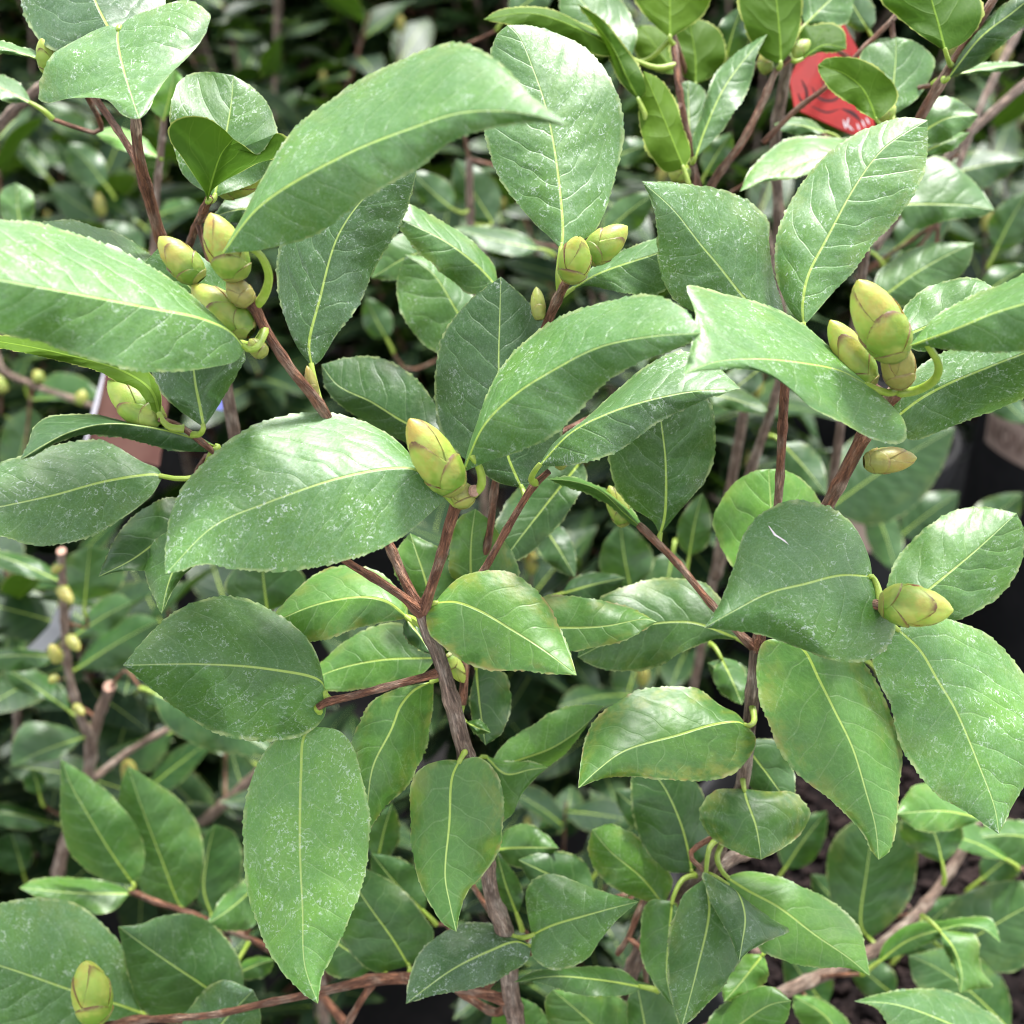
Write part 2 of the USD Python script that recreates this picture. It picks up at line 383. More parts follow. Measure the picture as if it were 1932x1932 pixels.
def leaf(plant, base, tip, d, M, L, R, e=None, cup=None, arch=0.0, under=False, tone=None, spots=None, yel=None, pet=True, wave=1.0, label=None, path3=None):
    """A leaf blade through a midrib M and the margins L and R (seen from its base towards its tip), at distances d[0] (base) to d[1] (tip); e sets how far
    the two margins lie behind (+) or before (-) the midrib, in metres."""
    k = LEAF_COUNT[0]
    LEAF_COUNT[0] += 1
    rs = np.random.default_rng(100 + k)
    P = lambda a: np.array([base] + list(a) + [tip], float)
    size = np.linalg.norm(np.array(tip, float) - base)
    n = int(np.clip(size / 3.2, 60, 190))
    mM, mL, mR = spline(P(M), n), spline(P(L), n), spline(P(R), n)
    s = np.linspace(0, 1, n)
    dm = d[0] + (d[1] - d[0]) * s - arch * 4 * s * (1 - s)
    c3 = pt(mM[:, 0], mM[:, 1], dm)
    length = np.linalg.norm(np.diff(c3, axis=0), axis=1).sum()
    davg = float(np.mean(d))
    hw_true = 0.25 * length
    es = []
    for E in (mL, mR):
        off = (E - mM)[n // 5: -n // 5]
        w = np.linalg.norm(off, axis=1).mean() * PX * davg * 1.25
        up = -(off[:, 1].mean()) / max(np.linalg.norm(off.mean(0)), 1e-6)
        tilt = math.sqrt(max(hw_true ** 2 - w ** 2, (0.25 * w) ** 2))
        es.append(min(tilt, 1.25 * w, 0.02) * up + 0.10 * w)
    if e is not None:
        es = [es[i] if e[i] is None else e[i] for i in (0, 1)]
    cup = 0.003 if cup is None else cup
    half = 11
    ts = np.concatenate([np.linspace(0, 0.06, 2), np.linspace(0.13, 0.9, half - 3), [0.965, 1.0]])
    half = len(ts)
    prof = np.sin(np.pi * np.clip(s, 0, 1) ** 0.85) ** 0.75
    seed = rs.random()
    # serrate teeth pointing to the tip
    nt = max(14, int(length / 0.0027))
    saw = (s * nt + 0.5 * np.sin(s * 31 + seed * 9) + 0.3 * np.sin(s * 83 + seed * 5)) % 1.0
    tooth = (saw ** 1.6) * np.clip((s - 0.10) * 6, 0, 1) * np.clip((1 - s) * 14, 0, 1)
    cols, lf = [], []
    for E, sg, ee in ((mL, -1, es[0]), (mR, 1, es[1])):
        off = E - mM
        wpx = np.linalg.norm(off, axis=1)
        outn = off / np.maximum(wpx, 1e-6)[:, None]
        ir = meshkit.noise(np.stack([s * 9 + seed * 50, s * 0 + sg, s * 0], -1), k) - 0.5
        Ex = E + outn * ((tooth * (0.0004 + 0.0004 * meshkit.noise(np.stack([s * nt * .7, s * 0 + seed * 9, s * 0], -1), k)) + ir * 0.0010 * prof)[:, None] / (PX * dm[:, None]))
        ph = rs.random(3) * 6.28
        for t in ts:
            q = mM + (E - mM) * t if t < 0.99 else Ex
            bulge = ee * (0.8 * t + 0.2 * t * t) * prof + cup * (t * t) * prof
            wv = wave * 0.0022 * t * prof * (np.sin(s * 9 + ph[0]) + 0.6 * np.sin(s * 17 + ph[1]) * t)
            quilt = -0.00020 * math.sin(math.pi * min(t * 1.1, 1)) * np.sin((s * length / 0.0095 - 0.6 * t) * 6.28 + sg) * prof
            cols.append((sg * t, q, dm + bulge + wv + quilt))
    cols = sorted(cols[:half], key=lambda c: c[0]) + cols[half + 1:]
    m = len(cols)
    V = np.stack([pt(c[1][:, 0], c[1][:, 1], c[2]) for c in cols], 1)
    mid = V[:, half - 1]
    dist = np.linalg.norm(V - mid[:, None], axis=2) / MM
    tt = np.array([c[0] for c in cols])
    sl = np.concatenate([[0], np.cumsum(np.linalg.norm(np.diff(mid, axis=0), axis=1))]) / MM
    lf = np.stack(np.broadcast_arrays(sl[:, None], dist * np.sign(tt)[None], tt[None]), -1)
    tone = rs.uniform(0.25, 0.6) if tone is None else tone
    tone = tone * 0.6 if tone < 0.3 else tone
    spots = rs.uniform(0.45, 0.9) if spots is None else spots
    yel = rs.choice([0.05, 0.1, 0.2]) if yel is None else yel
    tn = np.broadcast_to([tone, spots ** 1.3, yel * 0.75], lf.shape)
    lg = np.stack(np.broadcast_arrays(s[:, None], np.float64(seed), np.ones(m)[None] * length / MM), -1)
    F = surface_faces(n, m)
    nrm = np.cross(V[n // 2, half] - V[n // 2, half - 1], V[n // 2 + 2, half - 1] - V[n // 2 - 2, half - 1])
    if under:
        F = F[:, ::-1]
    path = put(plant, 'leaf', V.reshape(-1, 3), F, LEAF, {'lf': lf.reshape(-1, 3), 'tn': tn.reshape(-1, 3), 'lg': lg.reshape(-1, 3)})
    if label:
        tag(stage.GetPrimAtPath(path), label)
    # the petiole, to the nearest branch when one is near
    b0, dirn = mid[0], mid[0] - mid[min(4, n - 1)]
    dirn /= np.linalg.norm(dirn)
    if path3:
        P3 = np.array(path3, float)
        C = spline(pt(P3[:, 0], P3[:, 1], P3[:, 2]), 14)
        tube(path, 'petiole', C, np.linspace(0.0010, 0.0016, 14), STALK, 10, 0.03, k)
    elif pet:
        end = None
        if isinstance(pet, tuple):
            end = pt(*pet)
            near = [(np.linalg.norm(c - end), c) for c in BRANCHES.get(plant, [])]
            q = min(near, key=lambda z: z[0]) if near else (1, end)
            end = q[1] if q[0] < 0.03 else end
        else:
            near = [(np.linalg.norm(c - b0), c) for c in BRANCHES.get(plant, [])]
            if near:
                q = min(near, key=lambda z: z[0])
                if q[0] < 0.024:
                    end = q[1]
        if end is None and near_all(plant) is not None:
            near = near_all(plant)
            dist = np.linalg.norm(near - b0, axis=1)
            if dist.min() < (0.06 if plant == '/World/camellia_shrub_001' else 0.10):
                st = b0 + dirn * 0.008 + np.array([0, 0.002, -0.003])
                far_end = near[dist.argmin()]
                tw = spline([st, st + dirn * 0.3 * dist.min() + np.array([0, 0.2 * dist.min(), 0]), far_end], 10)
                tube(plant, 'twig', tw, np.linspace(0.0009, 0.0012, 10), BARK, 7, 0.08, k)
                end = st
        if end is None:
            end = b0 + dirn * 0.009 + np.array([0, 0.002, -0.004])
        gap = np.linalg.norm(end - b0)
        ahead = float(dirn @ (end - b0)) / max(gap, 1e-6)
        c1 = b0 + dirn * (0.10 + 0.25 * max(ahead, 0)) * gap + 0.30 * (end - b0)
        C = spline([mid[2], b0, c1, end], 9)
        r = 0.0009 + 0.0000030 * length / MM
        tube(path, 'petiole', C, np.linspace(r * 0.75, r * 1.25, 9), STALK, 8, 0.03, k)
    return path


def branch(plant, pts, mat=BARK, name='branch', rough=0.10, sides=14, reg=True):
    """pts: (x, y, distance, radius in mm)"""
    P = np.array(pts, float)
    W = pt(P[:, 0], P[:, 1], P[:, 2])
    s = np.concatenate([[0], np.cumsum(np.linalg.norm(np.diff(W, axis=0), axis=1))])
    n = max(8, int(s[-1] / 0.0016))
    C = spline(W, n)
    sn = np.linspace(0, s[-1], n)
    R = np.interp(sn, s, P[:, 3]) * MM
    gap = 0.014 + 0.006 * R.mean() / 0.002
    R = R * (1 + 0.20 * np.exp(-(((sn + 0.3 * gap) % gap - gap / 2) / 0.0022) ** 2))
    if reg:
        BRANCHES.setdefault(plant, []).extend(list(C))
    return tube(plant, name, C, R, mat, sides, rough, len(used) % 97)


BUD_H = [0, 0.06, 0.18, 0.36, 0.55, 0.74, 0.88, 0.96, 1.0]
BUD_R = [0.40, 0.62, 0.86, 1.0, 0.99, 0.83, 0.55, 0.29, 0.05]


def bud(plant, base, tip, d, width, red=0.5, turn=0.0, scales=7, brown=0.0, foot=True, lowres=False):
    """A pointed flower bud of overlapping scales, from base to tip (picture units), width across in picture units."""
    A, Bp = pt(base[0], base[1], d[0]), pt(tip[0], tip[1], d[1])
    ax = Bp - A
    Ln = np.linalg.norm(ax)
    ax /= Ln
    Wr = 0.92 * width * PX * (d[0] + d[1]) / 2 / 2
    n1 = np.cross(ax, FWD)
    n1 /= np.linalg.norm(n1)
    n2 = np.cross(ax, n1)
    nh, na = (9, 10) if lowres else (16, 20)
    h = np.linspace(0, 1, nh)
    an = np.linspace(0, 2 * np.pi, na + 1)
    rad = np.interp(h, BUD_H, BUD_R) * Wr * 0.955
    V = A + (h * Ln)[:, None, None] * ax + rad[:, None, None] * (np.cos(an)[None, :, None] * n1 + np.sin(an)[None, :, None] * n2)
    lf = np.stack(np.broadcast_arrays(0.3 + 0 * h[:, None], 0 * an[None], np.float64(1)), -1)
    tn = np.stack(np.broadcast_arrays(h[:, None], np.float64(red), np.float64(brown) + 0 * an[None]), -1)
    path = put(plant, 'flower_bud', V.reshape(-1, 3), surface_faces(nh, na + 1)[:, ::-1], BUD, {'lf': lf.reshape(-1, 3), 'tn': tn.reshape(-1, 3)})
    tops = [0.16, 0.30, 0.46, 0.66, 0.90, 1.0][6 - scales:] if scales <= 6 else [0.10, 0.19, 0.32, 0.46, 0.62, 0.82, 1.0]
    for k, top in enumerate(tops):
        a0 = turn + k * 2.39996
        hw = 1.75 if top < 0.8 else 1.5
        q = np.linspace(0, 1, 8 if lowres else 14)
        p = np.linspace(-1, 1, 9 if lowres else 17)
        Q, Pp = np.meshgrid(q, p, indexing='ij')
        lo = 0.0 if top < 0.5 else 0.12
        H = np.clip(lo + (top - lo) * Q * (1 - 0.62 * np.abs(Pp) ** 2.4), 0, 0.995)
        azi = a0 + Pp * hw * (1 - 0.25 * Q ** 3)
        lay = 0.016 + 0.030 * (len(tops) - 1 - k)
        rr = np.interp(H, BUD_H, BUD_R) * Wr * (0.965 + lay) + Wr * 0.012 * np.sin(np.pi * np.clip(Q, 0, 1)) - Wr * (0.02 + lay) * (np.abs(Pp) > 0.99) - Wr * (0.02 + lay) * (Q > 0.99)
        S = A + (H * Ln)[..., None] * ax + rr[..., None] * (np.cos(azi)[..., None] * n1 + np.sin(azi)[..., None] * n2)
        tint = brown if k > 1 else max(brown, 0.55 - 0.3 * k)
        put(path, 'bud_scale', S.reshape(-1, 3), surface_faces(len(q), len(p))[:, ::-1], BUD,
            {'lf': np.stack([Q, Pp, 0 * Q + k], -1).reshape(-1, 3), 'tn': np.stack([H, 0 * H + red, 0 * H + tint], -1).reshape(-1, 3)})
    return path

# ------------------------------------------------------------------ the shrubs in front: branches, buds and leaves, traced and set at their distances
NEAR = 'camellias standing close to the viewer'
P0 = thing('camellia_shrub', 'camellia with the upright brown stem forking in the middle, fat yellow bud above the fork', 'shrub')
P1 = thing('camellia_shrub', 'camellia on the right whose reddish stem carries a leaf with a white tear', 'shrub')
P2 = thing('camellia_shrub', 'camellia at the upper left with a forked red stem and a cupped leaf', 'shrub')
P3 = thing('camellia_shrub', 'low camellia in the lower left corner with one upright yellow bud', 'shrub')
P4 = thing('camellia_shrub', 'camellia at the top right standing round the red plant tag', 'shrub')
P5 = thing('camellia_shrub', 'sparse camellia at the left edge with a cut bare stem and small buds', 'shrub')

br = branch
br(P0, [(1010, 2120, .47, 4.6), (985, 1990, .445, 4.0), (965, 1880, .43, 3.7), (952, 1760, .42, 3.5), (928, 1690, .41, 3.1), (915, 1600, .40, 3.0), (895, 1490, .39, 3.0), (872, 1400, .382, 2.9), (852, 1320, .375, 2.7), (830, 1245, .37, 2.6), (806, 1185, .368, 2.4), (794, 1152, .366, 2.2)], BARK2, name='trunk', rough=.12)
br(P0, [(797, 1160, .366, 2.0), (765, 1130, .364, 1.5), (715, 1096, .362, 1.35), (655, 1060, .36, 1.3), (590, 1010, .358, 1.2), (470, 920, .355, 1.1), (400, 850, .35, 1.0), (340, 805, .346, 1.0), (300, 790, .345, 1.1)])
br(P0, [(795, 1158, .366, 2.0), (764, 1095, .368, 1.7), (737, 1035, .37, 1.6), (680, 920, .365, 1.6), (610, 775, .352, 1.7), (545, 690, .343, 1.6), (500, 620, .338, 1.6), (478, 575, .335, 1.8), (455, 540, .333, 1.8)])
br(P0, [(797, 1158, .366, 2.0), (813, 1110, .364, 1.7), (835, 1040, .358, 1.6), (850, 985, .353, 1.8), (866, 945, .35, 1.9), (893, 928, .346, 1.5)])
br(P0, [(850, 1190, .372, 1.7), (880, 1130, .374, 1.4), (912, 1078, .376, 1.25), (950, 1010, .374, 1.2), (985, 950, .372, 1.2), (1008, 915, .37, 1.3), (1035, 890, .366, 1.1)])
br(P0, [(838, 1265, .372, 1.8), (805, 1276, .37, 1.35), (740, 1293, .367, 1.2), (670, 1312, .364, 1.2), (614, 1326, .36, 1.2), (600, 1335, .36, 1.2)])
br(P0, [(872, 1330, .39, 1.5), (885, 1200, .396, 1.4), (908, 1080, .40, 1.4), (925, 995, .40, 1.4), (936, 905, .395, 1.4), (985, 740, .385, 1.5), (1030, 615, .378, 1.6), (1056, 555, .37, 1.6), (1070, 530, .362, 1.5)])
br(P0, [(963, 1890, .43, 2.2), (880, 1866, .44, 2.0), (770, 1846, .445, 2.3), (700, 1850, .44, 2.4), (600, 1872, .43, 1.5), (500, 1893, .425, 1.4), (400, 1915, .425, 1.3), (300, 1922, .43, 1.3), (190, 1935, .432, 1.3)])
br(P0, [(706, 1852, .44, 1.6), (680, 1890, .445, 1.4), (640, 1960, .45, 1.3)])
br(P0, [(965, 1880, .43, 1.8), (940, 1910, .44, 1.6), (880, 1880, .46, 1.6), (840, 1850, .48, 1.5)])
# right stem
br(P1, [(1150, 1960, .50, 4.0), (1210, 1790, .47, 3.3), (1270, 1710, .455, 3.2), (1335, 1640, .435, 3.6), (1375, 1560, .42, 2.7), (1398, 1490, .41, 2.6), (1410, 1400, .40, 2.6), (1420, 1310, .39, 2.4), (1427, 1225, .385, 2.2)], BARK2, name='trunk', rough=.14)
br(P1, [(1345, 1640, .435, 3.0), (1390, 1615, .45, 3.0), (1450, 1600, .49, 2.8)], BARK2)
br(P1, [(1427, 1232, .385, 2.0), (1445, 1150, .385, 2.0), (1500, 1050, .384, 2.2), (1560, 955, .378, 2.3), (1600, 880, .37, 2.3), (1640, 805, .36, 2.3), (1690, 738, .345, 2.2)])
br(P1, [(1428, 1210, .386, 1.5), (1455, 1060, .39, 1.5), (1468, 945, .388, 1.5), (1474, 850, .382, 1.5), (1480, 745, .372, 1.6), (1490, 640, .368, 1.4)])
br(P1, [(1424, 1224, .385, 1.5), (1385, 1185, .386, 1.3), (1338, 1135, .388, 1.3), (1280, 1065, .39, 1.4), (1226, 1010, .39, 1.5), (1205, 990, .392, 1.2)])
br(P1, [(1425, 1250, .388, 1.5), (1520, 1180, .38, 1.4), (1610, 1140, .36, 1.4), (1660, 1142, .347, 1.5), (1690, 1150, .35, 1.5)])
br(P1, [(1200, 2010, .50, 3.0), (1480, 1872, .52, 3.1), (1600, 1818, .545, 3.1), (1660, 1785, .555, 3.0), (1760, 1690, .575, 2.7), (1850, 1545, .59, 2.4), (1900, 1450, .60, 2.0)], BARK2)
br(P1, [(1265, 1715, .455, 1.4), (1225, 1690, .46, 1.3), (1185, 1770, .462, 1.2), (1165, 1800, .468, 1.2)])
# upper left
br(P2, [(420, 700, .45, 2.6), (350, 580, .43, 2.4), (305, 455, .405, 2.2), (283, 380, .395, 2.1), (265, 310, .385, 2.1), (258, 265, .38, 1.7), (256, 225, .375, 1.6), (240, 120, .368, 1.5), (232, 60, .362, 1.4)])
br(P2, [(268, 320, .387, 1.5), (235, 265, .392, 1.3), (190, 200, .40, 1.25), (150, 150, .40, 1.2), (100, 140, .39, 1.2)])
br(P2, [(330, 540, .43, 1.6), (365, 440, .40, 1.4), (385, 395, .38, 1.4), (395, 375, .372, 1.4)])
br(P2, [(285, 560, .56, 1.6), (296, 360, .54, 1.7), (303, 290, .53, 1.7), (312, 200, .52, 1.5), (318, 150, .52, 1.2)], BARK2)
br(P2, [(-30, 270, .58, 3.0), (20, 215, .57, 2.6), (76, 165, .56, 2.3), (150, 110, .57, 2)], BARK2)
# lower left
br(P3, [(700, 1990, .55, 2.2), (560, 1830, .54, 1.8), (480, 1775, .53, 1.6), (425, 1750, .53, 1.6), (345, 1718, .53, 1.4), (290, 1700, .53, 1.4), (245, 1680, .525, 1.6)])
br(P3, [(190, 2050, .45, 1.8), (190, 1990, .44, 1.7), (186, 1925, .432, 1.8)], STALK)
br(P3, [(186, 1960, .44, 1.6), (240, 1925, .455, 1.5), (330, 1925, .46, 1.3), (470, 1920, .47, 1.3)])
# top right
br(P4, [(1470, 420, .52, 2.4), (1463, 260, .51, 2.5), (1475, 180, .50, 2.5), (1486, 115, .49, 2.3), (1495, 40, .49, 2)], BARK2)
br(P4, [(1320, 420, .47, 2.0), (1342, 350, .465, 1.9), (1399, 270, .46, 1.7), (1440, 190, .46, 1.6), (1466, 132, .46, 1.4), (1490, 110, .46, 1.3)])
br(P4, [(1640, 420, .47, 2.2), (1700, 290, .44, 2.1), (1736, 222, .43, 2.0), (1785, 140, .42, 2.0), (1830, 70, .415, 1.8), (1880, -10, .41, 1.6)])
br(P4, [(1440, 270, .47, 1.3), (1500, 209, .465, 1.2), (1557, 165, .46, 1.1), (1630, 90, .458, 1.1), (1690, 30, .455, 1.1), (1730, -20, .455, 1.1)])
br(P4, [(1940, 20, .62, 2.0), (1850, 202, .60, 2.0), (1813, 300, .60, 1.9), (1770, 420, .60, 1.9)], BARK2)
br(P4, [(1990, 110, .55, 2.4), (1931, 160, .55, 2.2), (1820, 262, .55, 2.0), (1740, 350, .56, 1.9), (1650, 470, .57, 1.9)], BARK2)
br(P4, [(1262, 40, .47, 1.4), (1271, 80, .46, 1.4), (1281, 165, .455, 1.4), (1310, 320, .46, 1.5), (1330, 400, .47, 1.7)])
br(P4, [(890, 480, .70, 2.6), (887, 400, .69, 2.5), (885, 300, .68, 2.4)], BARK2)
br(P4, [(1350, 1090, .62, 2.6), (1416, 890, .56, 2.4), (1463, 745, .53, 2.2), (1480, 640, .52, 2.0), (1440, 420, .51, 2.3)], BARK2)
# left edge
br(P5, [(100, 1700, .70, 3.8), (120, 1600, .68, 3.8), (162, 1480, .66, 3.4), (172, 1395, .65, 3.4), (155, 1360, .64, 2.4), (130, 1270, .63, 2.2), (120, 1140, .62, 2.1), (116, 1045, .61, 2.2)], BARK2)
br(P5, [(168, 1420, .65, 3.0), (180, 1370, .65, 3.2), (206, 1300, .645, 3.2)], BARK2)
br(P5, [(300, 1640, .76, 4.0), (380, 1555, .74, 3.8), (430, 1510, .73, 3.4), (490, 1455, .72, 3.2), (560, 1400, .72, 3)], BARK2)
br(P5, [(175, 1470, .67, 2.2), (240, 1420, .68, 2.0), (300, 1385, .68, 2.0), (380, 1345, .69, 1.8)], BARK2)
br(P5, [(0, 560, .8, 2.2), (0, 690, .80, 2.2), (60, 725, .80, 2.2), (130, 750, .80, 2.2), (200, 775, .80, 2.2)], BARK2)
br(P5, [(30, 1420, .74, 2.4), (32, 1330, .74, 2.6), (25, 1290, .74, 2.4)], BARK2)

B = bud
B(P2, (250, 62), (264, -28), (.39, .388), 80, .1, 1.0)
B(P2, (97, 143), (78, 72), (.388, .38), 40, 0, 2)
B(P2, (412, 362), (514, 303), (.388, .385), 66, .45, .4)
B(P0, (452, 528), (396, 402), (.33, .322), 80, 0.60, 0.3)
B(P0, (378, 530), (300, 447), (.338, .334), 66, 0.33, 2.2)
B(P0, (474, 628), (361, 538), (.337, .337), 72, .25, 4.0)
B(P0, (500, 672), (470, 640), (.335, .332), 36, .2, 1.0, brown=.5)
B(P0, (472, 575), (430, 525), (.333, .330), 50, .2, 1.0, brown=.8)
B(P0, (882, 955), (856, 905), (.349, .345), 52, .2, 0.5, brown=.45)
B(P0, (862, 928), (772, 790), (.343, .332), 88, .45, 1.4)
B(P0, (1078, 530), (1092, 446), (.357, .345), 66, .45, .5)
B(P0, (1104, 490), (1184, 427), (.372, .37), 64, .25, 3.1)
B(P1, (1700, 728), (1688, 640), (.342, .33), 66, .2, .3, brown=.75)
B(P1, (1695, 676), (1618, 528), (.332, .322), 97, .35, 4.4)
B(P1, (1643, 728), (1566, 604), (.345, .34), 68, 0.30, 1.9)
B(P1, (1630, 872), (1730, 864), (.362, .36), 54, .5, .9, brown=.6)
B(P1, (1660, 1136), (1799, 1152), (.345, .335), 86, 0.30, 2.0)
B(P3, (184, 1928), (160, 1813), (.432, .425), 76, .35, .8)
B(P0, (303, 806), (204, 718), (.349, .35), 72, .1, 3.6)
B(P1, (1180, 992), (1149, 916), (.402, .40), 42, .1, .8)
B(P0, (1018, 604), (1012, 541), (.376, .376), 30, .5, .8, brown=.35)
B(P0, (596, 752), (579, 690), (.352, .35), 24, .3, .8, brown=.75)
B(P0, (842, 1232), (876, 1288), (.388, .39), 34, .1, .8)
B(P0, (1052, 885), (1072, 850), (.366, .366), 26, .2, .8, brown=.5)
B(P4, (1292, 342), (1270, 305), (.452, .45), 44, .2, .8)
B(P4, (1488, 110), (1534, 78), (.465, .465), 38, .2, .8)
B(P4, (1452, 138), (1434, 104), (.47, .47), 30, .4, .8)
B(P4, (1653, 225), (1690, 200), (.44, .44), 34, .1, .8)
for a, b, w in (((112, 1108), (132, 1132), 36), ((128, 1200), (146, 1222), 34), ((112, 1250), (98, 1222), 38), ((140, 1330), (155, 1345), 26), ((100, 1080), (115, 1068), 24), ((108, 1275), (96, 1285), 26)):
    B(P5, a, (b[0] + .25 * (b[0] - a[0]), b[1] + .25 * (b[1] - a[1])), (.615, .61), w * .72, .3, a[0] * .7, brown=.6, lowres=True)
for a, b in (((10, 740), (-8, 705)), ((75, 722), (68, 698)), ((150, 765), (158, 735)), ((232, 790), (228, 755))):
    B(P5, a, b, (.80, .80), 24, .3, a[0] * .3, brown=.25, lowres=True)

L = leaf


def down(plant, x, y, d_, r, dx=0.0, dy=0.03):
    """the stem goes on from here into the ground"""
    a = pt(x, y, d_)
    C = spline([a, a * [1, 1, .62] + [dx * .5 + .006, dy * .5, 0], np.array([a[0] + dx, a[1] + dy, -.01])], 40)
    BRANCHES.setdefault(plant, []).extend(list(C))
    tube(plant, 'stem', C, np.linspace(r, r * 1.35, 40) * MM, BARK2, 12, .1, int(x) % 50)


for a in ((P0, 1010, 2115, .47, 4.6), (P1, 1150, 1958, .50, 4.0), (P1, 1200, 2008, .50, 3.0), (P2, 420, 698, .45, 2.6), (P3, 700, 1988, .55, 2.2), (P3, 190, 2048, .45, 1.8), (P4, 1640, 418, .47, 2.2, .03, .12), (P4, 1470, 418, .52, 2.4, -.02, .10), (P4, 890, 478, .70, 2.6), (P5, 100, 1698, .70, 3.8), (P5, 300, 1638, .76, 4.0)):
    down(*a)
# --- main shrub, upper leaves
L(P0, (418, 478), (1074, 236), (.318, .262), [(490, 388), (650, 292), (772, 243), (873, 212), (980, 212)],
  [(462, 400), (500, 330), (560, 240), (640, 180), (720, 130), (800, 95), (870, 84), (935, 115), (1005, 182)],
  [(500, 472), (600, 440), (700, 368), (790, 313), (850, 268), (930, 240), (1000, 230)], e=(.016, -.001), tone=.55, spots=.75, path3=[(462, 462, .317), (490, 480, .321), (507, 520, .327), (497, 560, .333), (478, 582, .336)])
L(P0, (462, 657), (-140, 500), (.325, .27), [(435, 625), (380, 600), (280, 580), (150, 555), (0, 528)],
  [(445, 682), (400, 694), (330, 699), (250, 696), (150, 670), (80, 645), (0, 628), (-90, 590)],
  [(448, 640), (400, 592), (300, 512), (200, 462), (100, 430), (0, 415), (-90, 425)], e=(-.004, .018), tone=.55, spots=.7, pet=(500, 625, .338))
L(P0, (302, 785), (-90, 636), (.345, .36), [(285, 737), (232, 700), (120, 668), (0, 645)],
  [(277, 767), (245, 738), (185, 701), (100, 678), (0, 657), (-60, 645)], [(304, 747), (290, 712), (255, 685), (150, 648), (0, 634)], e=(-.004, .006), under=True, tone=.6, pet=(345, 812, .346))
L(P0, (845, 938), (312, 1083), (.345, .318), [(812, 908), (782, 885), (739, 883), (638, 902), (505, 948), (404, 992)],
  [(820, 962), (770, 1005), (700, 1042), (620, 1064), (520, 1076), (440, 1073), (385, 1064), (340, 1076)],
  [(800, 895), (760, 843), (700, 800), (630, 781), (560, 781), (480, 803), (410, 852), (350, 915), (320, 980), (312, 1050)], e=(-.006, .014), tone=.55, spots=1.0, pet=(862, 955, .35))
L(P0, (872, 892), (1323, 628), (.342, .30), [(912, 803), (970, 745), (1040, 700), (1130, 655), (1225, 635)],
  [(885, 840), (910, 770), (950, 690), (1010, 630), (1080, 590), (1160, 566), (1230, 558), (1290, 583)],
  [(920, 872), (970, 856), (1030, 828), (1080, 787), (1140, 722), (1200, 687), (1270, 660), (1310, 640)], e=(.016, -.002), tone=.55, spots=.85, path3=[(890, 860, .339), (905, 885, .342), (908, 915, .345), (893, 932, .347)])
L(P0, (1015, 880), (1397, 733), (.356, .345), [(1076, 816), (1143, 781), (1220, 756), (1310, 738)],
  [(1045, 835), (1105, 790), (1165, 737), (1225, 690), (1290, 662), (1350, 692)],
  [(1060, 879), (1130, 863), (1190, 836), (1230, 801), (1300, 768), (1350, 746)], e=(.016, -.003), tone=.4, spots=1.0, pet=(1014, 920, .37))
L(P0, (1058, 472), (958, 47), (.366, .385), [(1062, 438), (1052, 320), (1032, 209), (1008, 135), (980, 70)],
  [(1035, 445), (1008, 421), (974, 381), (934, 320), (917, 255), (912, 180), (924, 108), (938, 66)],
  [(1090, 458), (1123, 435), (1153, 364), (1173, 269), (1170, 202), (1143, 135), (1092, 84), (1008, 50)], e=(.003, .004), tone=.5, spots=.9, pet=(1057, 550, .37))
L(P0, (588, 692), (788, 302), (.36, .36), [(583, 650), (603, 565), (640, 440), (705, 355)],
  [(560, 655), (540, 610), (525, 540), (529, 465), (560, 390), (640, 330), (720, 300)],
  [(605, 680), (638, 625), (681, 566), (712, 498), (756, 421), (782, 340)], e=(.006, .004), tone=.22, spots=.8, pet=(612, 778, .352))
L(P0, (985, 921), (945, 522), (.378, .38), [(975, 900), (958, 857), (945, 760), (941, 688), (943, 600)],
  [(940, 910), (895, 880), (850, 840), (828, 800), (820, 735), (824, 680), (840, 623), (884, 569)],
  [(1018, 905), (1050, 850), (1062, 800), (1062, 730), (1050, 660), (1025, 602), (988, 562)], e=(.003, .004), tone=.10, spots=.6, pet=(1000, 940, .374))
L(P1, (1245, 1010), (1238, 700), (.39, .372), [(1254, 974), (1256, 873), (1247, 790)],
  [(1232, 985), (1186, 953), (1158, 908), (1146, 853), (1150, 790), (1180, 730)],
  [(1283, 964), (1303, 941), (1333, 900), (1348, 833), (1337, 756), (1300, 715)], e=(.004, .002), tone=.08, spots=.5, pet=(1243, 1030, .39))
L(P0, (845, 832), (606, 688), (.40, .42), [(762, 796), (700, 758), (638, 727)],
  [(790, 842), (720, 812), (650, 770), (616, 735)], [(833, 785), (785, 716), (722, 678), (660, 674)], e=(.004, .002), tone=.15, spots=.3)
L(P0, (614, 1310), (232, 1255), (.362, .335), [(606, 1286), (505, 1262), (374, 1253)],
  [(612, 1352), (575, 1384), (522, 1394), (438, 1389), (370, 1362), (320, 1328), (275, 1290)],
  [(611, 1285), (600, 1244), (573, 1197), (522, 1156), (472, 1133), (414, 1126), (354, 1143), (300, 1178)], e=(.004, .010), tone=.34, spots=.55, pet=(625, 1322, .361))
L(P0, (590, 1370), (600, 1894), (.366, .345), [(573, 1392), (568, 1456), (566, 1601), (571, 1719), (575, 1820)],
  [(640, 1379), (665, 1409), (685, 1477), (698, 1551), (695, 1618), (678, 1686), (655, 1743), (630, 1795), (606, 1845)],
  [(535, 1388), (505, 1413), (478, 1456), (465, 1517), (461, 1601), (472, 1696), (498, 1773), (540, 1840), (575, 1876)], e=(.004, .003), tone=.92, spots=.72, pet=(610, 1338, .362))
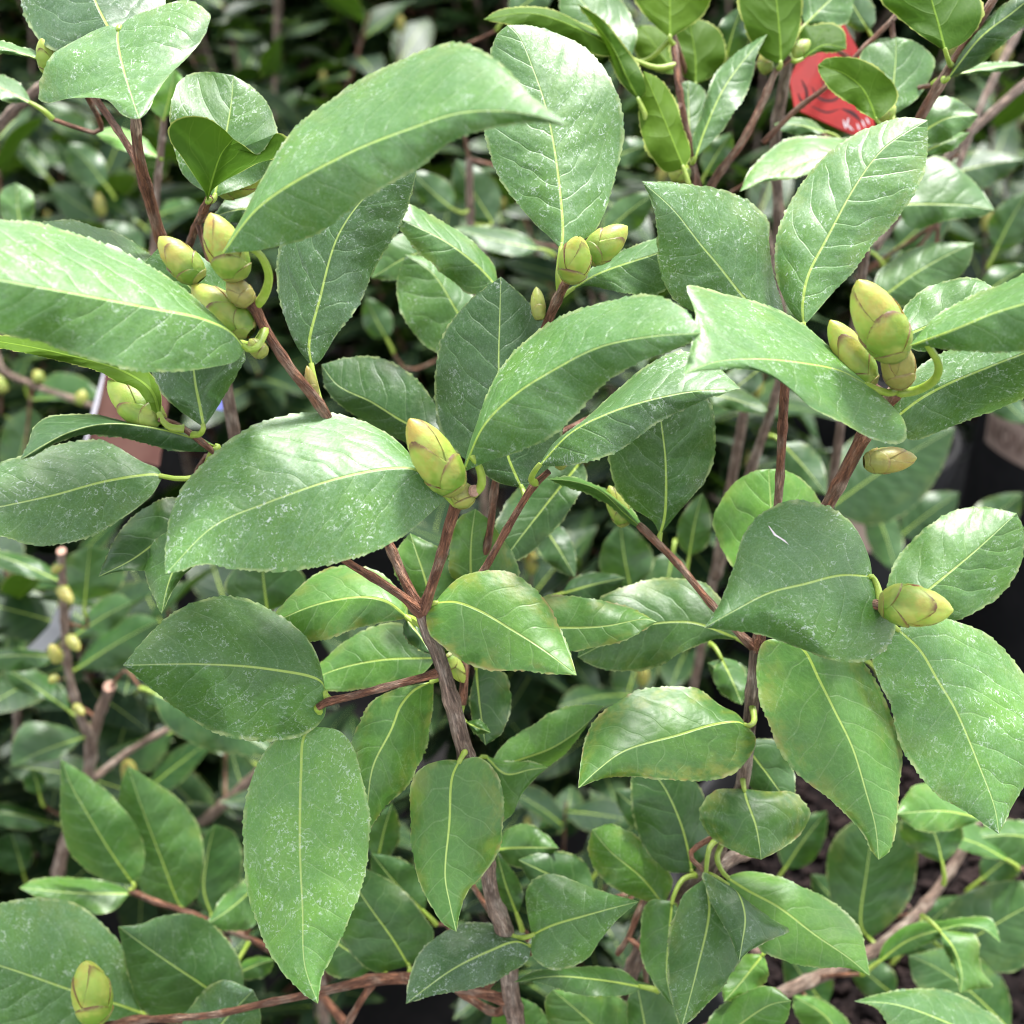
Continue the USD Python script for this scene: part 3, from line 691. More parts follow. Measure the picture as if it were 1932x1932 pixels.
L(P0, (820, 1138), (1088, 1274), (.366, .35), [(860, 1136), (907, 1153), (958, 1183), (1008, 1214), (1042, 1238)],
  [(836, 1117), (867, 1090), (907, 1078), (958, 1079), (1001, 1105), (1035, 1140), (1055, 1183), (1076, 1235)],
  [(804, 1158), (810, 1195), (833, 1219), (873, 1246), (924, 1264), (991, 1265), (1045, 1270)], e=(.006, -.003), tone=.62, spots=.2, yel=.95, pet=(808, 1160, .367))
L(P0, (770, 1166), (480, 1195), (.378, .38), [(732, 1136), (688, 1126), (606, 1138), (540, 1163)],
  [(722, 1174), (671, 1185), (606, 1208), (540, 1215)], [(766, 1135), (722, 1085), (671, 1069), (606, 1079), (556, 1116), (522, 1153)], tone=.75, spots=.2, yel=.8)
L(P0, (825, 1242), (550, 1300), (.40, .41), [(799, 1242), (720, 1245), (638, 1262)], [(790, 1275), (720, 1294), (640, 1302)], [(790, 1195), (740, 1176), (680, 1192), (610, 1245)], tone=.5, spots=.15, yel=.3)
L(P0, (818, 1285), (692, 1572), (.386, .37), [(783, 1301), (756, 1332), (739, 1375), (705, 1443), (695, 1500)],
  [(815, 1340), (806, 1396), (793, 1436), (769, 1480), (732, 1517), (705, 1552)], [(745, 1302), (705, 1322), (678, 1365), (661, 1406), (668, 1480), (682, 1540)], e=(.008, 0), tone=.5, spots=.2, yel=.5, pet=(835, 1270, .372))
L(P0, (868, 1434), (861, 1758), (.375, .355), [(853, 1468), (848, 1551), (840, 1652), (849, 1705)],
  [(900, 1428), (924, 1443), (941, 1476), (950, 1524), (947, 1577), (931, 1621), (907, 1655), (883, 1681), (868, 1720)],
  [(830, 1435), (799, 1446), (777, 1483), (774, 1551), (779, 1618), (793, 1668), (816, 1712), (840, 1745)], e=(.005, .003), tone=.5, spots=.12, yel=.5, pet=(880, 1425, .383))
L(P0, (920, 1455), (1139, 1332), (.425, .415), [(985, 1432), (1040, 1412), (1095, 1376)], [(945, 1410), (995, 1375), (1042, 1345), (1092, 1330)], [(960, 1482), (1030, 1449), (1076, 1410), (1112, 1362)], e=(.004, .006), tone=.6, spots=.2)
L(P0, (915, 1425), (1034, 1448), (.412, .405), [(955, 1460), (1000, 1452)], [(950, 1436), (1000, 1438)], [(930, 1550), (962, 1542), (985, 1497), (1012, 1466)], tone=.5, spots=.15)
L(P0, (985, 1178), (1239, 1173), (.388, .38), [(1062, 1184), (1143, 1181), (1217, 1168)], [(1020, 1128), (1092, 1125), (1143, 1134), (1195, 1150)], [(1020, 1216), (1082, 1228), (1126, 1221), (1180, 1207)], tone=.6, spots=.15, yel=.8)
L(P1, (1396, 1207), (1090, 1240), (.40, .412), [(1322, 1178), (1288, 1173), (1217, 1180), (1150, 1210)],
  [(1350, 1206), (1281, 1234), (1244, 1254), (1177, 1267), (1120, 1256)], [(1372, 1150), (1320, 1098), (1227, 1095), (1177, 1108), (1129, 1133), (1098, 1190)], tone=.3, spots=.25, yel=.3)
torn = L(P1, (1646, 1088), (1329, 1184), (.352, .325), [(1584, 1086), (1517, 1102), (1450, 1119), (1382, 1154)],
  [(1669, 1126), (1687, 1170), (1679, 1210), (1652, 1238), (1611, 1249), (1567, 1244), (1517, 1227), (1440, 1198), (1380, 1190)],
  [(1640, 1050), (1611, 991), (1578, 966), (1534, 951), (1483, 948), (1443, 963), (1414, 993), (1396, 1030), (1382, 1076), (1359, 1136)], e=(.007, .010), arch=.006, tone=.5, spots=.85, pet=(1662, 1140, .348), label='greyish green arched leaf with a white tear')
L(P1, (1690, 1165), (1918, 968), (.375, .385), [(1760, 1106), (1837, 1042), (1890, 994)],
  [(1672, 1125), (1685, 1072), (1719, 1025), (1760, 988), (1807, 964), (1861, 958)], [(1740, 1186), (1807, 1171), (1861, 1140), (1904, 1102), (1927, 1055), (1931, 1001)], e=(.008, .004), tone=.55, spots=.7)
L(P1, (1692, 1186), (1885, 1574), (.368, .352), [(1736, 1227), (1770, 1284), (1803, 1339), (1847, 1443), (1877, 1524)],
  [(1740, 1164), (1780, 1166), (1854, 1193), (1904, 1237), (1945, 1300), (1955, 1380), (1940, 1460), (1901, 1538)],
  [(1660, 1200), (1645, 1244), (1660, 1290), (1679, 1325), (1696, 1392), (1729, 1450), (1770, 1500), (1820, 1530), (1867, 1562)], e=(.006, .002), tone=.75, spots=.9)
L(P1, (1482, 1203), (1658, 1622), (.375, .35), [(1517, 1227), (1547, 1285), (1574, 1339), (1608, 1409), (1635, 1497), (1652, 1560)],
  [(1560, 1225), (1610, 1238), (1648, 1281), (1675, 1342), (1699, 1416), (1697, 1483), (1689, 1568), (1676, 1608)],
  [(1440, 1212), (1429, 1261), (1433, 1300), (1443, 1349), (1470, 1409), (1510, 1463), (1561, 1504), (1601, 1541), (1632, 1576), (1645, 1606)], e=(.006, .002), tone=.68, spots=.25, yel=.6)
L(P1, (1410, 1370), (1091, 1487), (.38, .36), [(1392, 1362), (1349, 1366), (1281, 1386), (1177, 1417), (1126, 1454)],
  [(1426, 1392), (1416, 1428), (1382, 1457), (1332, 1471), (1281, 1473), (1244, 1469), (1177, 1465), (1126, 1472)],
  [(1390, 1345), (1359, 1331), (1315, 1301), (1270, 1296), (1210, 1301), (1163, 1325), (1126, 1355), (1104, 1399), (1096, 1443)], e=(-.002, .012), tone=.45, spots=.15, yel=.9)
L(P1, (1404, 1488), (1436, 1622), (.402, .385), [(1409, 1510), (1426, 1557), (1434, 1601)],
  [(1450, 1493), (1500, 1496), (1527, 1530), (1517, 1563), (1483, 1595)], [(1349, 1492), (1323, 1527), (1332, 1568), (1359, 1592), (1399, 1612)], e=(.006, .006), tone=.3, spots=.25, yel=.8)
L(P1, (1480, 650), (1211, 342), (.38, .362), [(1440, 600), (1396, 552), (1359, 505), (1322, 461), (1270, 395)],
  [(1410, 612), (1310, 590), (1265, 560), (1244, 505), (1240, 430), (1230, 380)],
  [(1478, 590), (1461, 522), (1451, 465), (1448, 418), (1430, 395), (1399, 374), (1349, 356), (1281, 346)], e=(.002, .004), tone=.45, spots=1.0, yel=.2, pet=(1490, 640, .368))
L(P1, (1516, 615), (1750, 226), (.365, .375), [(1514, 579), (1524, 522), (1561, 448), (1618, 344), (1669, 278)],
  [(1500, 598), (1483, 573), (1467, 525), (1465, 472), (1473, 424), (1497, 371), (1530, 323), (1584, 273), (1645, 239), (1700, 222)],
  [(1524, 606), (1568, 556), (1605, 519), (1652, 455), (1696, 404), (1729, 354), (1748, 303)], e=(.008, -.002), tone=.55, spots=.9, yel=.3, pet=(1492, 660, .37))
L(P1, (1640, 728), (1290, 705), (.337, .298), [(1584, 699), (1517, 685), (1433, 677), (1350, 683)],
  [(1675, 757), (1708, 798), (1705, 832), (1650, 829), (1590, 797), (1530, 768), (1480, 725), (1430, 700), (1350, 698)],
  [(1605, 695), (1560, 650), (1500, 603), (1430, 572), (1360, 553), (1297, 540), (1313, 595), (1305, 650)], e=(.002, .016), tone=.55, spots=.75, pet=(1690, 735, .345))
L(P1, (1716, 652), (2110, 545), (.322, .275), [(1800, 621), (1880, 588), (1990, 560)], [(1760, 603), (1830, 562), (1881, 540), (1960, 505), (2040, 500)],
  [(1787, 659), (1860, 664), (1931, 663), (2030, 640)], e=(.018, -.002), tone=.5, spots=.7, path3=[(1750, 650, .32), (1771, 690, .328), (1762, 718, .335), (1728, 737, .342), (1692, 742, .345)])
L(P1, (1690, 640), (1886, 550), (.362, .36), [(1750, 615), (1820, 577)], [(1704, 588), (1736, 552), (1787, 531), (1840, 527)], [(1740, 662), (1820, 622), (1872, 580)], tone=.5, spots=.6)
L(P1, (1688, 790), (2100, 610), (.357, .325), [(1736, 753), (1787, 725), (1854, 697), (1931, 667)], [(1690, 740), (1740, 690), (1807, 650), (1931, 600), (2030, 590)],
  [(1716, 829), (1770, 816), (1837, 789), (1888, 772), (1931, 752), (2030, 695)], e=(.008, .006), tone=.35, spots=.8)
# --- upper left shrub
L(P2, (225, 52), (263, 224), (.36, .325), [(222, 70), (226, 100), (236, 141), (251, 189)],
  [(242, 36), (286, 17), (337, 3), (372, 7), (394, 27), (388, 61), (354, 108), (320, 141), (296, 175), (277, 212)],
  [(199, 49), (135, 80), (101, 104), (84, 135), (74, 187), (88, 194), (135, 185), (202, 189), (224, 210), (246, 223)], e=(.008, .006), tone=.5, spots=.95)
L(P2, (218, 75), (140, -130), (.37, .40), [(202, 47), (179, 0), (160, -60)], [(150, 98), (101, 93), (70, 70), (45, 20), (45, -50)], [(280, 40), (313, 5), (290, -60), (210, -110)], tone=.12, spots=.8)
L(P2, (405, 372), (440, 142), (.374, .385), [(425, 262), (437, 190)], [(345, 330), (322, 240), (322, 195), (335, 160), (362, 140), (400, 137)], [(490, 340), (526, 290), (521, 240), (505, 195), (475, 165)], e=(-.004, -.002), tone=.4, spots=.8)
L(P2, (391, 382), (440, 262), (.371, .368), [(402, 335), (418, 290)], [(387, 364), (370, 337), (343, 296), (320, 263), (319, 236), (342, 221), (385, 221), (418, 240)],
  [(404, 354), (450, 327), (488, 307), (515, 300), (535, 286), (542, 260), (522, 251), (500, 280), (484, 291), (462, 276)], e=(-.012, -.012), under=True, tone=.25, spots=.2, wave=0)
L(P2, (330, 545), (30, 428), (.385, .40), [(250, 505), (150, 458)], [(280, 560), (180, 520), (90, 470)], [(300, 500), (280, 477), (236, 447), (189, 430), (141, 417), (90, 418)], tone=.45, spots=.5)
L(P0, (445, 640), (300, 466), (.352, .348), [(400, 590), (345, 525)], [(360, 630), (290, 570), (267, 510)], [(440, 560), (400, 500), (350, 468)], tone=.5, spots=.7)
L(P2, (500, 395), (400, 410), (.40, .39), [(450, 395)], [(450, 420)], [(490, 365), (440, 366)], tone=.3)
L(P2, (93, 122), (-80, 80), (.385, .37), [(40, 100), (-20, 85)], [(60, 110), (0, 100), (-50, 92)], [(75, 103), (30, 85), (-30, 72)], tone=.5, spots=.6)
L(P2, (60, 195), (-70, 140), (.44, .44), [(0, 165)], [(10, 190), (-40, 170)], [(40, 160), (-10, 140)], tone=.3)
L(P2, (308, 225), (330, 130), (.52, .51), [(320, 180)], [(285, 205), (290, 165)], [(345, 190), (345, 150)], tone=.9, spots=.1, yel=.0)
L(P2, (305, 300), (180, 250), (.53, .53), [(240, 265)], [(260, 290), (210, 275)], [(270, 260), (215, 240)], tone=.9, spots=.1)
# --- left of the main shrub
L(P0, (384, 806), (362, 610), (.34, .34), [(378, 770), (368, 720), (363, 660)], [(370, 797), (337, 772), (310, 745), (288, 700), (310, 640)], [(397, 790), (421, 752), (448, 705), (462, 672), (430, 620)], tone=.25, spots=.6)
L(P0, (412, 843), (37, 868), (.352, .325), [(340, 818), (269, 803), (202, 799), (140, 812), (85, 838)], [(387, 853), (320, 847), (269, 836), (219, 823), (152, 821), (101, 837), (67, 858)],
  [(330, 803), (249, 797), (185, 784), (135, 783), (88, 788), (64, 806), (52, 840)], e=(.001, .016), tone=.15, spots=.35, wave=.4)
L(P0, (307, 900), (-110, 978), (.385, .36), [(293, 895), (202, 907), (101, 934), (0, 956)], [(286, 934), (236, 974), (168, 1012), (118, 1027), (67, 1027), (0, 1011), (-70, 1000)],
  [(298, 885), (269, 872), (219, 843), (185, 832), (118, 835), (67, 853), (0, 875), (-70, 920)], e=(-.004, .010), tone=.35, spots=.75, pet=(400, 850, .35))
L(P0, (375, 960), (186, 1088), (.40, .38), [(310, 1010), (250, 1055)], [(370, 1032), (320, 1076), (270, 1077), (225, 1078)], [(320, 938), (256, 970), (215, 1020), (200, 1055)], tone=.2, spots=.1)
L(P0, (345, 990), (305, 1158), (.388, .378), [(335, 1050), (315, 1110)], [(400, 1040), (358, 1074), (328, 1110)], [(290, 1020), (272, 1068), (286, 1118)], tone=.35, spots=.4)
# --- centre, behind
L(P0, (815, 1140), (774, 1006), (.395, .405), [(800, 1085), (785, 1040)], [(770, 1120), (745, 1075), (752, 1035)], [(866, 1090), (848, 1053), (823, 1032)], tone=.5, spots=.1)
L(P0, (890, 1110), (897, 960), (.397, .40), [(888, 1060), (890, 1010)], [(850, 1085), (850, 1030), (867, 978)], [(978, 1090), (970, 1052), (946, 1013), (924, 983)], tone=.5, spots=.1, yel=.7)
L(P0, (1098, 868), (943, 1066), (.43, .42), [(1040, 940), (985, 1010)], [(1107, 900), (1082, 951), (1042, 1003), (985, 1052)], [(1040, 878), (980, 918), (940, 980), (928, 1030)], tone=.25, spots=.2, yel=.2)
L(P1, (1465, 1075), (1450, 885), (.412, .42), [(1458, 1010), (1454, 945)], [(1395, 1078), (1355, 1020), (1345, 985), (1360, 945), (1385, 912), (1420, 890)], [(1540, 1050), (1562, 1000), (1550, 950), (1517, 907), (1480, 887)], tone=.85, spots=.15, yel=.3)
L(P1, (1223, 1006), (1034, 904), (.392, .378), [(1180, 970), (1130, 925), (1080, 908)], [(1193, 990), (1155, 957), (1109, 930), (1060, 914)], [(1185, 955), (1126, 916), (1076, 900)], e=(.005, .014), tone=.7, spots=.2, wave=.2, pet=(1235, 1018, .39))
L(P0, (942, 545), (757, 414), (.41, .405), [(900, 500), (840, 455)], [(887, 555), (857, 533), (816, 497), (782, 466), (755, 428)], [(931, 500), (900, 463), (857, 430), (806, 403), (772, 386)], tone=.55, spots=.5, yel=.3)
L(P0, (905, 660), (765, 480), (.45, .45), [(863, 589), (816, 515)], [(850, 672), (790, 640), (757, 590), (750, 530)], [(910, 600), (885, 550), (830, 495)], tone=.45, spots=.5)
L(P0, (1078, 546), (1330, 450), (.392, .38), [(1126, 517), (1227, 482)], [(1109, 513), (1160, 481), (1240, 450), (1300, 440)], [(1109, 540), (1177, 553), (1244, 552), (1310, 500)], tone=.45, spots=.8)
L(P4, (860, 470), (700, 525), (.47, .48), [(780, 480)], [(800, 522), (740, 528)], [(800, 440), (730, 455)], tone=.3, spots=.2)
# --- top right shrub
L(P4, (1180, 105), (912, 37), (.45, .435), [(1100, 58), (1000, 25)], [(1126, 103), (1076, 78), (1010, 58), (958, 45)], [(1140, 68), (1092, 42), (1042, 19), (991, 14), (941, 20)], e=(-.002, .004), under=True, tone=.3)
L(P4, (1206, 190), (1088, 6), (.44, .445), [(1180, 140), (1150, 80)], [(1177, 162), (1150, 111), (1133, 67), (1109, 32)], [(1219, 170), (1210, 135), (1177, 88), (1136, 37)], e=(.004, -.004), under=True, tone=.2)
L(P4, (1190, 115), (1060, -40), (.47, .48), [(1130, 40)], [(1120, 95), (1060, 40)], [(1200, 60), (1170, 0), (1110, -40)], tone=.4, spots=.5)
L(P4, (1290, 318), (1214, 134), (.435, .44), [(1265, 255), (1238, 190)], [(1257, 325), (1230, 296), (1210, 253), (1206, 190)], [(1304, 290), (1292, 250), (1275, 195), (1248, 152)], under=True, tone=.6)
L(P4, (1310, 302), (1447, 65), (.445, .455), [(1330, 245), (1365, 168), (1410, 105)], [(1308, 260), (1325, 215), (1349, 145), (1379, 108), (1423, 77)], [(1355, 253), (1392, 202), (1416, 152), (1428, 101)], tone=.35, spots=.5)
L(P4, (1303, 295), (1298, 152), (.46, .47), [(1300, 230)], [(1275, 260), (1272, 200), (1285, 160)], [(1330, 250), (1335, 200), (1325, 165)], tone=.3, spots=.3)
L(P4, (1264, 72), (1262, -90), (.455, .46), [(1264, 20)], [(1222, 35), (1194, -15), (1210, -60)], [(1322, 32), (1342, -5), (1320, -50)], under=True, tone=.65)
L(P4, (1312, 160), (1300, 35), (.485, .49), [(1312, 111)], [(1285, 140), (1264, 100), (1275, 55)], [(1350, 140), (1369, 110), (1362, 65), (1335, 42)], under=True, tone=.35)
L(P4, (1278, 142), (1208, 48), (.50, .51), [(1245, 100)], [(1230, 130), (1200, 100), (1194, 65)], [(1285, 105), (1265, 65), (1235, 50)], under=True, tone=.6)
L(P4, (1473, 122), (1455, -110), (.455, .46), [(1472, 80), (1465, 0)], [(1440, 108), (1408, 60), (1393, 0), (1408, -70)], [(1497, 90), (1512, 30), (1505, -40)], under=True, tone=.3)
L(P4, (1512, 112), (1597, 92), (.462, .46), [(1555, 85)], [(1508, 80), (1516, 45), (1530, 47), (1567, 44), (1592, 60)], [(1540, 100), (1580, 97)], under=True, tone=.25, wave=0)
L(P4, (1518, 48), (1600, -30), (.468, .47), [(1550, 15)], [(1510, 10), (1530, -30)], [(1560, 50), (1598, 40), (1610, 0)], tone=.5, spots=.7)
L(P4, (1653, 228), (1543, 123), (.42, .425), [(1645, 202), (1625, 165), (1590, 138)], [(1635, 217), (1601, 193), (1567, 168), (1547, 141)], [(1672, 214), (1693, 187), (1688, 160), (1658, 131), (1618, 111), (1561, 110)], e=(-.004, -.004), under=True, tone=.3, label='olive green cupped leaf with a yellow rim')
L(P4, (1685, 218), (1690, 70), (.45, .455), [(1686, 160), (1690, 110)], [(1645, 190), (1622, 140), (1628, 94), (1650, 76)], [(1725, 190), (1752, 152), (1761, 111), (1728, 80)], tone=.5, spots=.7)
L(P4, (1784, 97), (1740, -80), (.40, .405), [(1772, 50), (1755, -10)], [(1773, 90), (1729, 61), (1692, 30), (1662, 0), (1680, -50)], [(1824, 77), (1851, 40), (1851, 0), (1800, -60)], under=True, tone=.15)
L(P4, (1787, 150), (2000, -50), (.412, .40), [(1850, 70), (1915, 20)], [(1818, 90), (1865, 32), (1915, -5)], [(1825, 132), (1862, 110), (1904, 72), (1950, 30)], e=(.003, .003), tone=.10, spots=.4)
L(P4, (1800, 140), (1935, 122), (.45, .45), [(1865, 128)], [(1850, 122), (1900, 117)], [(1850, 138), (1900, 132)], tone=.5, spots=.5, wave=.3)
L(P4, (1730, 255), (1846, 218), (.455, .45), [(1790, 222)], [(1740, 200), (1782, 181), (1820, 197)], [(1755, 272), (1820, 245)], tone=.6, spots=.6)
L(P4, (1735, 290), (1830, 250), (.46, .46), [(1785, 268)], [(1760, 262), (1800, 250)], [(1755, 292), (1800, 280)], tone=.75, spots=.2)
L(P4, (1655, 285), (1396, 361), (.452, .44), [(1560, 295), (1470, 325)], [(1600, 318), (1537, 325), (1500, 334), (1445, 342)], [(1630, 255), (1584, 262), (1534, 258), (1483, 265), (1450, 286), (1416, 320)], tone=.7, spots=.3, yel=.3)
L(P4, (1690, 385), (1876, 396), (.50, .495), [(1760, 385), (1830, 388)], [(1705, 335), (1763, 296), (1810, 318), (1848, 355)], [(1720, 432), (1790, 414), (1850, 408)], tone=.35, spots=.3)
L(P4, (1650, 572), (1838, 458), (.50, .495), [(1720, 520), (1780, 485)], [(1655, 520), (1690, 486), (1753, 460)], [(1720, 577), (1790, 542), (1826, 500)], tone=.35, spots=.4)
L(P4, (1560, 250), (1460, 235), (.49, .485), [(1510, 236)], [(1520, 255), (1480, 248)], [(1530, 228), (1490, 224)], tone=.4, spots=.1)
# --- right, lower
L(P1, (1905, 1625), (1700, 1560), (.55, .53), [(1840, 1590), (1760, 1570)], [(1850, 1615), (1780, 1590)], [(1850, 1560), (1760, 1540)], tone=.3, spots=.1)
L(P1, (1860, 1545), (1688, 1535), (.49, .48), [(1780, 1530)], [(1810, 1562), (1740, 1568)], [(1800, 1495), (1730, 1480)], tone=.6, spots=.2, yel=.4)
L(P1, (1778, 1628), (1745, 1535), (.52, .52), [(1768, 1585)], [(1740, 1612), (1703, 1580), (1705, 1545)], [(1805, 1605), (1815, 1565)], tone=.15, spots=.1)
L(P1, (1980, 1585), (1836, 1582), (.56, .55), [(1900, 1575)], [(1940, 1630), (1860, 1612)], [(1930, 1550), (1865, 1556)], tone=.3, spots=.1)
L(P1, (1641, 1772), (1655, 1535), (.56, .55), [(1625, 1746), (1636, 1640), (1645, 1580)], [(1620, 1765), (1575, 1720), (1560, 1652), (1570, 1592), (1605, 1555)], [(1685, 1738), (1722, 1680), (1728, 1600), (1700, 1550)], tone=.08, spots=.15, yel=.25)
L(P1, (1395, 1395), (1492, 1522), (.42, .42), [(1440, 1450)], [(1470, 1400), (1495, 1450), (1500, 1490)], [(1400, 1450), (1430, 1500)], tone=.25, spots=.1)
L(P1, (1305, 1646), (1208, 1435), (.435, .44), [(1301, 1618), (1285, 1555), (1250, 1480)], [(1261, 1644), (1224, 1612), (1203, 1568), (1193, 1517), (1195, 1460)], [(1335, 1610), (1341, 1560), (1322, 1490), (1270, 1440)], tone=.08, spots=.1)
L(P1, (1253, 1708), (1117, 1565), (.445, .435), [(1210, 1655), (1150, 1605)], [(1203, 1695), (1153, 1669), (1123, 1638), (1111, 1600)], [(1268, 1662), (1245, 1622), (1217, 1594), (1190, 1570), (1150, 1556)], tone=.65, spots=.3, yel=.5)
L(P1, (1332, 1655), (1286, 1940), (.405, .385), [(1338, 1720), (1315, 1830)], [(1390, 1720), (1402, 1790), (1365, 1860), (1312, 1915)], [(1290, 1690), (1265, 1760), (1261, 1830), (1272, 1900)], tone=.3, spots=.4)
L(P1, (1268, 1700), (1270, 1900), (.425, .41), [(1262, 1770), (1258, 1840)], [(1295, 1740), (1298, 1830)], [(1225, 1700), (1208, 1770), (1216, 1822), (1244, 1868)], tone=.4, spots=.3)
L(P1, (1370, 1667), (1394, 1814), (.398, .372), [(1392, 1684), (1406, 1729), (1400, 1780)], [(1416, 1704), (1456, 1733), (1486, 1756), (1443, 1778), (1409, 1798)], [(1327, 1647), (1335, 1686), (1355, 1729), (1379, 1770)], e=(.005, .006), tone=.25, spots=.5)
L(P1, (1370, 1654), (1641, 1841), (.41, .395), [(1409, 1679), (1470, 1712), (1537, 1763), (1601, 1807)], [(1409, 1644), (1467, 1654), (1517, 1674), (1567, 1701), (1601, 1728), (1625, 1763), (1634, 1803)],
  [(1378, 1700), (1405, 1755), (1450, 1800), (1500, 1818), (1544, 1825), (1601, 1827)], e=(.008, -.004), tone=.75, spots=.08, yel=.2)
L(P1, (1655, 1817), (1888, 1778), (.505, .49), [(1712, 1775), (1770, 1755), (1820, 1745), (1860, 1754)], [(1670, 1778), (1712, 1746), (1780, 1737), (1820, 1732), (1870, 1735)], [(1700, 1802), (1765, 1772), (1800, 1752), (1850, 1753)], tone=.5, spots=.1, wave=.3)
L(P1, (1772, 1755), (1812, 1874), (.492, .48), [(1800, 1790), (1815, 1840)], [(1840, 1765), (1852, 1830), (1873, 1861), (1840, 1866)], [(1783, 1790), (1803, 1832)], tone=.4, spots=.2)
L(P1, (1795, 1795), (1995, 1690), (.56, .55), [(1860, 1755), (1930, 1715)], [(1778, 1733), (1805, 1695), (1854, 1671), (1920, 1662)], [(1850, 1830), (1920, 1830), (1970, 1770)], tone=.25, spots=.2)
L(P1, (1908, 1945), (1714, 1802), (.555, .53), [(1827, 1867), (1765, 1825)], [(1840, 1920), (1760, 1890), (1724, 1847)], [(1905, 1885), (1880, 1830), (1800, 1790)], tone=.2, spots=.15)
L(P1, (1930, 2000), (1612, 1889), (.455, .435), [(1790, 1930), (1690, 1895)], [(1800, 2020), (1700, 1965), (1650, 1900)], [(1890, 1929), (1854, 1903), (1803, 1876), (1736, 1866), (1669, 1874)], tone=.3, spots=.6)
L(P1, (1325, 2000), (1493, 1888), (.43, .42), [(1400, 1930), (1455, 1895)], [(1335, 1930), (1365, 1895), (1399, 1876), (1450, 1860)], [(1420, 1990), (1480, 1930)], tone=.5, spots=.1)
L(P1, (1440, 1800), (1366, 1890), (.44, .43), [(1405, 1845)], [(1450, 1840), (1420, 1875)], [(1380, 1805), (1360, 1850)], tone=.8, spots=.05, yel=.6)
L(P1, (1600, 1990), (1497, 1878), (.50, .50), [(1560, 1920)], [(1540, 1960), (1500, 1910)], [(1600, 1930), (1545, 1885)], tone=.5, spots=.05)
# --- bottom, centre
L(P0, (772, 1823), (640, 1625), (.452, .445), [(740, 1770), (698, 1712)], [(700, 1832), (640, 1760), (625, 1690)], [(805, 1800), (820, 1763), (799, 1726), (766, 1686), (715, 1650)], tone=.25, spots=.1)
L(P0, (712, 1824), (570, 1700), (.455, .46), [(680, 1805), (638, 1780)], [(670, 1845), (612, 1832), (580, 1780)], [(700, 1790), (640, 1730)], tone=.3, spots=.1)
L(P0, (1003, 1786), (766, 1894), (.415, .40), [(974, 1776), (924, 1794), (857, 1827), (799, 1868)], [(995, 1812), (958, 1838), (907, 1861), (840, 1874), (789, 1885)], [(990, 1775), (961, 1760), (924, 1743), (873, 1743), (823, 1766), (789, 1803), (772, 1854)], e=(-.004, .010), tone=.2, spots=.8)
L(P0, (1003, 1765), (1205, 1701), (.415, .395), [(1042, 1746), (1109, 1726), (1160, 1712)], [(994, 1719), (994, 1679), (1011, 1658), (1042, 1650), (1082, 1661), (1126, 1678), (1170, 1692)], [(1005, 1803), (1042, 1828), (1075, 1824), (1109, 1807), (1136, 1770), (1163, 1736)], e=(.008, -.004), tone=.4, spots=.5)
L(P1, (1212, 1862), (970, 1853), (.435, .41), [(1140, 1850), (1050, 1842)], [(1193, 1874), (1143, 1881), (1092, 1877), (1042, 1861), (1001, 1851)], [(1180, 1834), (1143, 1824), (1076, 1826), (1008, 1833)], tone=.3, spots=.25)
L(P0, (985, 1990), (984, 1882), (.46, .455), [(985, 1930)], [(935, 1970), (931, 1915), (951, 1893)], [(1030, 1970), (1032, 1930), (1015, 1900)], tone=.5, spots=.05)
L(P1, (1180, 1995), (1043, 1868), (.47, .465), [(1110, 1925)], [(1080, 1990), (1035, 1930), (1030, 1885)], [(1205, 1940), (1182, 1890), (1105, 1864)], tone=.4, spots=.1, yel=.4)
L(P1, (1225, 2000), (1200, 1850), (.45, .45), [(1215, 1925)], [(1190, 1960), (1185, 1890)], [(1280, 1940), (1262, 1885), (1230, 1860)], tone=.3, spots=.1)
# --- lower left
L(P3, (253, 1670), (114, 1432), (.525, .51), [(209, 1608), (168, 1541), (135, 1483)], [(237, 1668), (195, 1660), (152, 1632), (125, 1595), (115, 1544), (115, 1480)], [(269, 1645), (272, 1601), (253, 1551), (219, 1510), (168, 1467)], e=(.003, .003), tone=.35, spots=.35)
L(P3, (344, 1716), (242, 1445), (.54, .53), [(333, 1696), (310, 1635), (280, 1557), (256, 1490)], [(306, 1706), (270, 1685), (240, 1620), (225, 1540), (228, 1480)], [(372, 1690), (384, 1608), (374, 1561), (344, 1514), (303, 1483)], e=(.003, .003), tone=.3, spots=.35)
L(P3, (400, 1730), (405, 1555), (.57, .57), [(385, 1680), (390, 1620)], [(368, 1690), (375, 1620), (388, 1575)], [(440, 1690), (457, 1620), (440, 1570)], tone=.1, spots=.05)
L(P3, (500, 1655), (390, 1745), (.505, .50), [(440, 1710)], [(475, 1748), (425, 1755)], [(470, 1658), (420, 1695)], tone=.4, spots=.5)
L(P3, (247, 1686), (36, 1675), (.535, .515), [(150, 1685)], [(205, 1722), (100, 1705)], [(226, 1671), (135, 1656), (67, 1660)], tone=.4, spots=.3)
L(P3, (270, 1912), (-130, 1790), (.465, .425), [(216, 1893), (135, 1868), (0, 1822)], [(180, 1965), (60, 1995), (-60, 1935)], [(250, 1860), (240, 1800), (195, 1743), (152, 1709), (101, 1696), (40, 1698), (-50, 1720)], e=(-.002, .008), tone=.35, spots=.75)
L(P3, (456, 1917), (223, 1748), (.475, .455), [(394, 1867), (320, 1817), (253, 1770)], [(380, 1932), (300, 1926), (263, 1898), (246, 1854), (232, 1787)], [(460, 1860), (448, 1803), (421, 1763), (387, 1733), (350, 1724), (303, 1729), (265, 1744)], e=(.003, .003), tone=.18, spots=.35)
L(P3, (375, 1995), (478, 1868), (.445, .43), [(420, 1930)], [(343, 1930), (375, 1882), (420, 1850)], [(440, 1990), (490, 1940), (487, 1893)], tone=.25, spots=.9)
